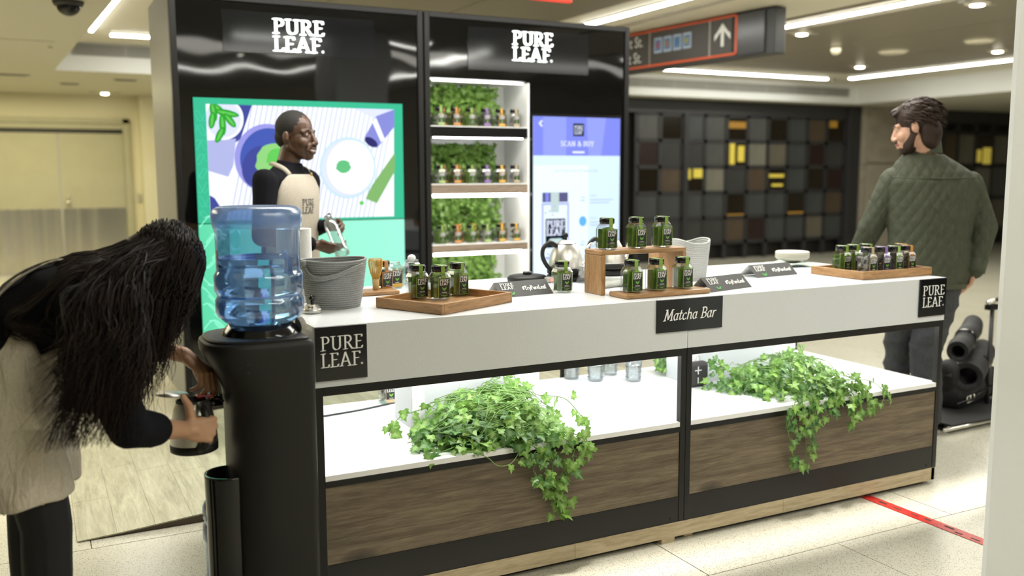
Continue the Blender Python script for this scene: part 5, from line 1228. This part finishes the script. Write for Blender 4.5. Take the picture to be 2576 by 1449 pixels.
# stitched logo laid onto the bib
bvh = BVHTree.FromPolygons([tuple(v) for v in bv], bf); lg = MB(); Fd = (V((.41, 1.91, 0))-V((-.73, -2.73, 0))).normalized(); cc = tor.pt(.47, -.08, .03)
uu = (Lf*.8+V((.97, -.25, 0))*.2).normalized(); w_, h_ = .092, .070
logo(lg, cc-uu*w_/2-V((0, 0, h_/2)), uu, (0, 0, 1), w_, h_, 0, False, nw=.14, nt=.05)
nv = []
for v in lg.v:
    p = V(v)+F*.2; hit = bvh.ray_cast(p, -F); nv.append(tuple(hit[0]+F*.0038) if hit[0] else v)
lg.v = nv; lg.build('apron_logo', M('stitch_dark', (.06, .055, .05), .8), bo)
# clear bottle in hand
A0, A1 = V((.556, 1.745, 1.178)), V((.604, 1.655, .985)); ax = (A1-A0).normalized(); t = thing('clear_bottle', 'clear ridged plastic bottle held tilted by the server', 'bottle', tuple(A1))
prof = [(0, .017), (.015, .017), (.02, .026), (.04, .033)]+[(.05+.012*k, .035 if k % 2 else .033) for k in range(9)]+[(.17, .036), (.205, .036), (.213, .030), (.213, .001)]
a1 = ax.orthogonal().normalized(); a2 = ax.cross(a1)
MB().loft([(A0+ax*z, a1*r, a2*r) for z, r in prof], 28, False).build('bottle_wall', m_glass_b, t, True)
MB().loft([(A0+ax*z, a1*r, a2*r) for z, r in ((-.004, .019), (.010, .0195))], 24).build('bottle_neck_ring', m_glass_b, t, True)

# ---------------------------------------------------------------- the woman filling the kettle
wn = thing('person', 'bending person with long dark hair and linen apron filling a kettle', 'person', (-.76, 0, 0))
hd = V((-.425, 0.0, 1.118)); HR = frame((.42, 0, -.90), (.90, 0, .42))
sp = [((-.830, 0, .860), (.120, 0, -.055), (0, .175, 0)), ((-.800, 0, .925), (.105, 0, -.080), (0, .155, 0)), ((-.745, 0, .985), (.075, 0, -.100), (0, .150, 0)), ((-.675, 0, 1.030), (.060, 0, -.108), (0, .165, 0)), ((-.615, 0, 1.062), (.042, 0, -.088), (0, .160, 0)), ((-.575, 0, 1.082), (.028, 0, -.060), (0, .085, 0))]
tw = Torso(sp)
shR, elR, wrR = V((-.640, -.165, 1.045)), V((-.548, -.285, .760)), V((-.400, -.150, .704)); shL, elL, wrL = V((-.60, .165, 1.050)), V((-.500, .20, .905)), V((-.356, .075, .862))
b = MB(); head(b, hd, HR, .95, False, (-.545, 0, 1.10)); b.loft([(V(c), V(a)*.9, V(q)*.9) for c, a, q in sp], 24); b.cap((-.60, 0, 1.07), (-.50, 0, 1.11), .055, .048, 16)
b.chain([shR, elR, wrR], [.042, .034, .024]); b.chain([shL, elL, wrL], [.042, .034, .022])
hipz = .84
for y, kx, ax_ in ((-.085, -.738, -.757), (.085, -.772, -.800)): b.chain([(-.80, y, hipz), (kx, y*1.15, .475), (ax_, y*1.15, .085)], [.085, .052, .034])
hand(b, wrR, (.93, .28, -.18), (.35, -.92, .10), [(1.25, 1.5, .9)]*4, 1.0, (.90, -.32, .12), -.1, flip=-1, td=-.5)
hand(b, wrL, (.62, -.50, -.60), (.55, -.35, .75), [(.62, .30, .25), (.70, .55, .4), (.8, .8, .5), (.9, .9, .5)], .98, (.55, .35, -.75), -.05, flip=-1)
solid('body', b, m_skin, wn, .0034, 3)
face_parts(wn, hd, HR, .95, m_lip2)
b = MB(); b.loft([(V(c), V(a)*1.07, V(q)*1.07) for c, a, q in sp[1:]], 28)
b.chain([shR, elR], [.066, .050]); b.chain([elR, elR.lerp(wrR, .50)], [.050, .042]); b.chain([shL, elL], [.066, .050]); b.chain([elL, elL.lerp(wrL, .45)], [.05, .040])
solid('shirt', b, m_shirt, wn, .006, 4, .005, 7)
b = MB()
for y, kx, ax_ in ((-.085, -.738, -.757), (.085, -.772, -.800)): b.chain([(-.80, y*.8, hipz), (kx-.006, y*1.1, .475), (kx-.012, y*1.15, .34), (ax_, y*1.15, .095)], [.085, .062, .060, .043])
solid('leggings', b, m_leg, wn, .006, 3, .002, 9)
for y, ax_ in ((-.098, -.765), (.098, -.82)): MB().ell((ax_+.055, y, .038), (.125, .044, .038), 18, 10).cap((ax_, y, .05), (ax_, y, .10), .045, .044).build('shoe', m_blackplastic, wn, True)
b = MB(); rg = [((-.748, 0, .955), (.072, 0, -.108), (0, .168, 0)), ((-.790, 0, .885), (.104, 0, -.098), (0, .184, 0)), ((-.800, 0, .815), (.140, 0, -.045), (0, .196, 0)), ((-.800, 0, .765), (.112, 0, -.020), (0, .186, 0)), ((-.795, 0, .710), (.126, 0, -.010), (0, .198, 0)), ((-.788, 0, .640), (.126, 0, 0), (0, .196, 0)), ((-.785, 0, .562), (.122, 0, .010), (0, .190, 0))]
b.loft(rg, 40); solid('apron', b, m_apron, wn, .005, 3, .013, 9, fvec=(1, 1, .35))
# bib on the chest underside and crossed straps on the back
bib(tw, [.12, .3, .5, .7, .85], [1.6, 1.35, 1.1, .9, .75], .012, m_apron, wn, 'apron_bib')
for yy, zz in ((-.12, 0), (.10, 0)):
    pts = curve_pts([tw.pt(.15, PI-(.7 if yy < 0 else -.7), .016), tw.pt(.45, PI-(.45 if yy < 0 else -.45), .018), tw.pt(.72, PI-(.15 if yy < 0 else -.15), .018), tw.pt(.92, PI, .018)], 12); vs = []
    for p in pts: vs += [p-V((.006, .014, 0)), p+V((.006, .014, 0))]
    o = MB().add(vs, [(2*i, 2*i+1, 2*i+3, 2*i+2) for i in range(12)]).build('back_strap', m_apron2, wn, True); q = o.modifiers.new('thick', 'SOLIDIFY'); q.thickness = .003
MB().tube(curve_pts([(-.868, -.196, .80), (-.862, -.205, .70), (-.845, -.203, .62), (-.835, -.196, .556)], 12), .0018, 5).build('side_seam', m_apron2, wn, True)
# hair: scalp cap and long falling locks
T = lambda x, y, z: hd+HR@V((x*.95, y*.95, z*.95))
b = MB(); b.ell(T(-.020, 0, .040), (.101, .084, .092), 26, 16, HR); b.ell(T(-.050, 0, -.01), (.075, .076, .085), 22, 14, HR)
solid('scalp_hair', b, m_hairw, wn, .005, 3, .002, 14)
random.seed(5); lk_ = MB()
def lock(ctrl, r, n=13, k=5):
    pts = curve_pts(ctrl, n); lk_.tube(pts, [max(.0004, r*(1-.55*(i/n))*(1 if i < n-2 else (n-i)*.3+.05)) for i in range(n+1)], k)
hc = T(-.02, 0, .035)
def scalp(u): u = u.normalized(); return hc+HR@V((u.x*.098, u.y*.081, u.z*.090))
for k in range(1700):      # curtain falling from the crown, front and near side
    u = V((random.uniform(-.9, .9), random.uniform(-1, 1), random.uniform(-.5, 1)))
    P0 = scalp(u); out = (P0-hc).normalized()
    f = (P0.x-(-.52))/.20; f = min(max(f+random.uniform(-.25, .25), 0), 1)
    side = -1 if P0.y < .01 else 1
    ex = -.61+.205*f+random.gauss(0, .012); ey = side*(.085+.05*random.random())+random.gauss(0, .012); ez = .735+random.random()*.13+max(0, f-.62)*.42+(.04 if f < .1 else 0)
    if P0.z < 1.06 and out.x > .2: continue
    top = P0+out*.010+V((0, 0, .004))
    brow = V((P0.x*.60+ex*.40, P0.y*.35+ey*.65, max(min(P0.z, 1.17)-.06, 1.03)))
    w1 = V((random.gauss(0, .014), random.gauss(0, .012), 0)); ex2 = ex-.05*(1-f)*random.random()+random.gauss(0, .014); ez += random.random()**2*.10
    ez = max(.725, ez); z1 = brow.z-(brow.z-ez)*random.uniform(.28, .42); z2 = brow.z-(brow.z-ez)*random.uniform(.60, .78)
    lock([P0-out*.006, top, brow, V((ex*.6+brow.x*.4, brow.y*.4+ey*.6, z1))+w1, V((ex, ey, z2))-w1*.8, V((ex2, ey+random.gauss(0, .012), ez))], random.uniform(.0013, .0027), 14, 4)
for k in range(160):      # thin stray ends reaching further down and left
    y = random.uniform(-.20, -.10); x = random.uniform(-.62, -.42); e = V((x-random.uniform(0, .10), y-.01, random.uniform(.74, .86)))
    lock([V((x+.03, y+.03, 1.06)), V((x+.01, y, .98)), V((x-.01, y-.004, .90)), e], .0013, 10, 4)
for k in range(1000):      # swept back over the shoulders and back
    u = V((random.uniform(-1, -.2), random.uniform(-.9, .9), random.uniform(-.9, .5))); P0 = scalp(u); yy = random.uniform(-.17, .12); q = random.random()
    sg = abs(yy)*.25
    c1 = V((-.575, yy*.6, 1.188-sg*.5-random.random()*.03)); c2 = V((-.660, yy*.9, 1.175-sg*.8-random.random()*.02)); c3 = V((-.745, yy, 1.110-sg*.8-random.random()*.02)); c4 = V((-.795-.01*q, yy-.02, 1.045-.05*random.random()))
    e = V((-.76+random.random()*.16, yy-.04-.04*random.random(), 1.015-.05*random.random()))
    lock([P0, c1, c2, c3, c4, e] if q > .45 else [P0, c1, c2+V((0, 0, -.01)), c3+V((.03, -.02, -.03)), e+V((.02, -.01, .02))], random.uniform(.0013, .0026), 14, 4)
for k in range(1500):      # near shoulder, tumbling in front of the sleeve
    u = V((random.uniform(-1, 0), random.uniform(-1, -.3), random.uniform(-.8, .5))); P0 = scalp(u); x = random.uniform(-.665, -.50)
    g = random.gauss; zz = .735+random.random()**1.6*.24; q1 = V((-.54+(x+.6)*.6+g(0, .010), -.13+g(0, .018), 1.135+g(0, .012))); q2 = V((x+g(0, .012), -.235+g(0, .014), 1.04+g(0, .022))); q3 = V((x-.012+g(0, .014), -.300+g(0, .014), q2.z-(q2.z-zz)*random.uniform(.40, .62)))
    lock([P0, q1, q2, q3, V((x-.03-random.random()*.06+g(0, .018), -.322+g(0, .014), zz))], random.uniform(.0012, .0025), 14, 4)
lk_.build('long_hair', m_hairw, wn, True, kind='stuff')
# kettle in her hand
t = thing('steel_kettle', 'steel kettle with black base held under the red tap', 'kettle', (-.358, -.020, .607)); kx, ky = -.358, -.020
MB().lathe([(.607, .060), (.610, .0655), (.632, .0660)], (kx, ky, 0), 40, cap=True).build('kettle_foot', m_blackplastic, t, True)
MB().lathe([(.632, .0655), (.660, .0640), (.700, .0585), (.730, .052), (.750, .044), (.751, .041), (.730, .048), (.66, .060)], (kx, ky, 0), 40).build('kettle_body', m_satin, t, True)
MB().lathe([(.748, .0445), (.754, .0445), (.754, .040), (.70, .050), (.66, .045), (.66, 0)], (kx, ky, 0), 36).build('rim', m_blackplastic, t, True)
MB().tube(curve_pts([(kx+.004, ky-.060, .628), (kx+.008, ky-.078, .632), (kx+.018, ky-.098, .655), (kx+.022, ky-.104, .700), (kx+.018, ky-.095, .738), (kx+.014, ky-.050, .748)], 18), [.011]*19, 10).build('kettle_handle', m_blackplastic, t, True)
MB().loft([((kx-.050, ky+.035, .766), (.044, .01, -.004), (-.01, .044, 0)), ((kx-.050, ky+.035, .770), (.043, .01, -.004), (-.01, .043, 0))], 28).build('open_lid', m_satin, t, True)

# ---------------------------------------------------------------- the man in the quilted jacket
mn = thing('person', 'bearded person in olive quilted jacket seen from behind, looking left', 'person', (3.45, .62, 0))
F = V((.62, .785, 0)).normalized(); Lf = V((-F.y, F.x, 0)); vr = V((.623, -.782, 0))
hd = V((3.322, .64, 1.620)); HR = frame((-.52, .80, -.26), (.0, 0, 1))
base = V((3.43, .60, 0)); C = lambda z, q=0: base+V((0, 0, z))+F*q
tor = Torso([(C(.80, -.0), F*.125, Lf*.180), (C(.90), F*.130, Lf*.182), (C(1.05), F*.125, Lf*.178), (C(1.20), F*.130, Lf*.195), (C(1.33, -.005), F*.120, Lf*.212), (C(1.385, -.01)+vr*-.01, F*.095, Lf*.178), (C(1.435, -.01)+vr*-.03, F*.078, Lf*.130), (C(1.478)+vr*-.045, F*.064, Lf*.078)])
shL_, shR_ = C(1.340)+Lf*.188, C(1.330)-Lf*.186; elL_, wrL_ = V((3.235, .80, 1.10)), V((3.26, .93, .90)); elR_, wrR_ = V((3.635, .43, 1.10)), V((3.585, .44, .885))
b = MB(); head(b, hd, HR, 1.02, False, C(1.45)+vr*-.045); b.loft([(c, a*.88, q*.88) for c, a, q in tor.r], 24);
b.chain([shL_, elL_, wrL_], [.05, .04, .028]); b.chain([shR_, elR_, wrR_], [.05, .04, .028])
hips = [(C(.84)+Lf*.09, V((3.462, .78, .47)), V((3.55, .86, .09))), (C(.84)-Lf*.09, V((3.45, .60, .47)), V((3.465, .58, .09)))]
for h, k, a in hips: b.chain([h, k, a], [.085, .058, .038])
hand(b, wrL_, (-.1, .5, -.85), Lf, (.4, .4, .3), 1.03, flip=1); hand(b, wrR_, (-.28, .1, -.95), -Lf, [(.5, .6, .4)]*4, 1.03, (.5, .7, -.2), .3, flip=-1)
solid('body', b, m_skinb, mn, .0045, 3); face_parts(mn, hd, HR, 1.02, m_lip2)
T = lambda x, y, z: hd+HR@V((x*1.02, y*1.02, z*1.02)); b = MB()
b.ell(T(-.025, 0, .044), (.106, .086, .090), 26, 16, HR); b.ell(T(-.066, 0, -.046), (.060, .074, .092), 22, 14, HR); b.cap(T(.050, -.03, .100), T(.072, .02, .088), .019, .016); b.cap(T(.02, .04, .098), T(.070, .045, .072), .017, .013); b.cap(T(-.06, -.03, -.075), T(-.07, .03, -.080), .030, .030)
solid('hair', b, m_hairm, mn, .004, 2, .004, 16); bm_ = MB(); random.seed(3)
def lock2(p, q, r): bm_.tube(curve_pts([p, (p+q)/2+V((0, 0, .008)), q], 5), [r, r, r, r*.8, r*.5, r*.15], 5)
for k in range(260):
    u = V((random.uniform(-1, .6), random.uniform(-1, 1), random.uniform(-.55, 1))).normalized(); p = T(-.025+u.x*.103, u.y*.085, .044+u.z*.089); d = HR@V((-.035, random.gauss(0, .008), -.030)); lock2(p, p+d+(p-hd).normalized()*.010, .0045)
bm_.build('hair_locks', m_hairm, mn, True, kind='stuff')
b = MB(); b.ell(T(.040, 0, -.098), (.040, .046, .032), 20, 12, HR); b.ell(T(.072, 0, -.102), (.024, .028, .026), 16, 10, HR)
for y in (1, -1): b.cap(T(.002, .060*y, -.045), T(.042, .038*y, -.092), .016, .024); b.cap(T(.004, .066*y, -.03), T(-.002, .068*y, .008), .012, .008)
b.cap(T(.094, -.018, -.060), T(.094, .018, -.060), .0065, .0065, 8); solid('beard', b, m_hairm, mn, .004, 2, .003, 22)
m_jk = noisy('olive_cotton', (.036, .041, .024), (.052, .058, .034), 26, .85)
def quilt():
    m = m_jk; v = coords(m); sp_ = nd(m, 'ShaderNodeSeparateXYZ'); lk(m, v, sp_.inputs[0]); out = []
    h = nd(m, 'ShaderNodeMath'); h.operation = 'MULTIPLY_ADD'; h.inputs[1].default_value = .785; lk(m, sp_.outputs[0], h.inputs[0])
    h2 = nd(m, 'ShaderNodeMath'); h2.operation = 'MULTIPLY'; h2.inputs[1].default_value = -.62; lk(m, sp_.outputs[1], h2.inputs[0]); lk(m, h2.outputs[0], h.inputs[2])
    for sg in (1, -1):
        a = nd(m, 'ShaderNodeMath'); a.operation = 'MULTIPLY_ADD'; a.inputs[1].default_value = sg*.62; lk(m, sp_.outputs[2], a.inputs[0]); lk(m, h.outputs[0], a.inputs[2])
        f = nd(m, 'ShaderNodeMath'); f.operation = 'PINGPONG'; f.inputs[1].default_value = .026; lk(m, a.outputs[0], f.inputs[0])
        g = nd(m, 'ShaderNodeMath'); g.operation = 'MULTIPLY'; g.inputs[1].default_value = 38; g.use_clamp = True; lk(m, f.outputs[0], g.inputs[0])
        p = nd(m, 'ShaderNodeMath'); p.operation = 'POWER'; p.inputs[1].default_value = .5; lk(m, g.outputs[0], p.inputs[0]); out.append(p.outputs[0])
    mn_ = nd(m, 'ShaderNodeMath'); mn_.operation = 'MULTIPLY'; lk(m, out[0], mn_.inputs[0]); lk(m, out[1], mn_.inputs[1]); bump(m, mn_.outputs[0], .75, .008)
quilt(); m_yoke = noisy('olive_yoke', (.042, .050, .029), (.058, .067, .040), 26, .85)
b = MB(); b.loft(tor.scaled(.020), 32); b.chain([shL_, elL_, wrL_], [.066, .062, .050], 16); b.chain([shR_, elR_, wrR_], [.062, .062, .048], 16)
solid('jacket', b, m_jk, mn, .006, 5, .006, 5.0)
# collar and shoulder yoke seam
cb = C(1.518)+vr*-.046; MB().loft([(cb+V((0, 0, -.035)), F*.080, Lf*.092), (cb+V((0, 0, .010)), F*.077, Lf*.084), (cb+V((0, 0, .034)), F*.074, Lf*.080), (cb+V((0, 0, .030)), F*.068, Lf*.073)], 30, False).build('collar', m_yoke, mn, True)
b = MB(); b.tube([tor.pt(.655-.02*math.cos(a*1.2), PI+a, .027) for a in [-1.25+2.5*k/24 for k in range(25)]], .0035, 6).build('yoke_seam', m_yoke, mn, True)
for w, e in ((wrL_, elL_), (wrR_, elR_)): d = (w-e).normalized(); MB().tube([w-d*.06, w+d*.012], [.056, .053], 20).build('cuff', m_yoke, mn, True)
MB().loft([(C(.790), F*.149, Lf*.204), (C(.815), F*.151, Lf*.206)], 40, False).build('hem_band', m_yoke, mn, True)
m_jean = noisy('dark_jeans', (.022, .024, .028), (.040, .043, .048), 60, .8)
b = MB()
for h, k, a in hips: b.chain([h, k, a], [.105, .080, .068], 14)
solid('jeans', b, m_jean, mn, .007, 3, .007, 8, fvec=(.5, .5, 1.6))
for h, k, a in hips: MB().ell(a+F*.06+V((0, 0, -.052)), (.14, .052, .040), 18, 10, frame(F, (0, 0, 1))).build('shoe', m_blackplastic, mn, True)

# ================================================================== TROLLEY AND BAGS at right
t = thing('luggage_trolley', 'low luggage trolley with silver edge and dark pole beside the column', 'trolley', (3.85, .62, 0))
MB().box((3.56, .50, .035), (4.35, .98, .048)).build('deck', M('rubber_mat', (.020, .020, .021), .7), t, bevel=.004)
MB().tube([(3.50, .505, .026), (4.35, .545, .026)], .013, 10).build('silver_edge', m_chrome, t, True)
for x, y in ((3.62, .58), (4.25, .58), (3.62, .92), (4.25, .92)): MB().tube([(x, y-.01, .018), (x, y+.01, .018)], .018, 16).build('caster', m_dark, t, True)
MB().tube([(4.145, .72, .05), (4.145, .72, .62)], .012, 10).build('upright_pole', m_dark2, t, True); MB().box((4.10, .70, .60), (4.19, .74, .63)).build('pole_bracket', m_blackshine, t, bevel=.004); MB().tube([(4.10, .72, .64), (4.20, .72, .66)], .014, 10).build('grip_bar', m_chrome, t, True)
m_bag = noisy('black_nylon', (.007, .007, .008), (.018, .018, .020), 40, .7, bs=.4, bd=.004)
t = thing('rolled_bag', 'upper of two rolled black bags strapped on the trolley', 'bag', (3.98, .76, .30), 'rolled black bags on the trolley')
def roll(t, p0, p1, r, seed):
    d = (V(p1)-V(p0)).normalized(); a = d.cross(V((0, 0, 1))).normalized(); c = d.cross(a); b = MB(); 
    rr = [(V(p0).lerp(V(p1), k/8)+V((0, 0, .010*math.sin(k*1.7+seed))), a*r*(1+.06*math.sin(k*2.1+seed)), c*r*(1+.05*math.cos(k*1.5))) for k in range(9)]
    b.loft(rr, 26, False); vs = [rr[0][0]+rr[0][1]*.62*math.cos(x)+rr[0][2]*.62*math.sin(x) for x in [2*PI*k/26 for k in range(26)]]; n0 = len(b.v)
    ring = [rr[0][0]+rr[0][1]*math.cos(x)+rr[0][2]*math.sin(x) for x in [2*PI*k/26 for k in range(26)]]; inn = [v+d*.10 for v in vs]
    b.add(ring+vs+inn, [(k, 26+k, 26+(k+1) % 26, (k+1) % 26) for k in range(26)]+[(26+k, 52+k, 52+(k+1) % 26, 26+(k+1) % 26) for k in range(26)]+[tuple(range(52, 78))]); b.build('rolled_fabric', m_bag, t, True)
    q = V(p0).lerp(V(p1), .45); MB().loft([(q-d*.012, a*(r+.006), c*(r+.006)), (q+d*.012, a*(r+.006), c*(r+.006))], 26, False).build('strap', m_blackshine, t, True)
roll(t, (3.84, .70, .385), (4.30, .95, .46), .058, 0)
t = thing('rolled_bag', 'lower rolled black bag with wide open end on the trolley', 'bag', (3.98, .76, .2), 'rolled black bags on the trolley'); roll(t, (3.85, .64, .245), (4.35, .92, .30), .078, 2)
t = thing('equipment_bag', 'slouched black equipment bag with metal buckle at the bottom of the pile', 'bag', (3.95, .76, .05))
b = MB(); b.ell((3.90, .78, .16), (.10, .12, .12), 20, 12).cap((3.80, .72, .29), (3.90, .78, .10), .05, .07).cap((3.90, .76, .12), (4.25, .82, .16), .08, .10); solid('bag_body', b, m_bag, t, .008, 4, .008, 8)
MB().box((3.775, .68, .24), (3.80, .74, .33), 0, Matrix.Rotation(.6, 3, 'Y'), (3.79, .7, .28)).build('bag_flap', m_bag, t, bevel=.006)
b = MB(); c = V((3.905, .650, .115))
for p, q in (((-.03, -.018), (.03, -.006)), ((.03, -.006), (.028, .030)), ((.028, .030), (-.032, .018)), ((-.032, .018), (-.03, -.018)), ((0, -.012), (-.002, .024))): b.tube([c+V((p[0], 0, p[1])), c+V((q[0], 0, q[1]))], .0035, 6)
b.build('buckle', m_chrome, t, True); MB().tube([(3.80, .655, .10), (3.905, .652, .118), (4.15, .70, .16)], .006, 6).build('webbing_strap', m_blackshine, t, True)
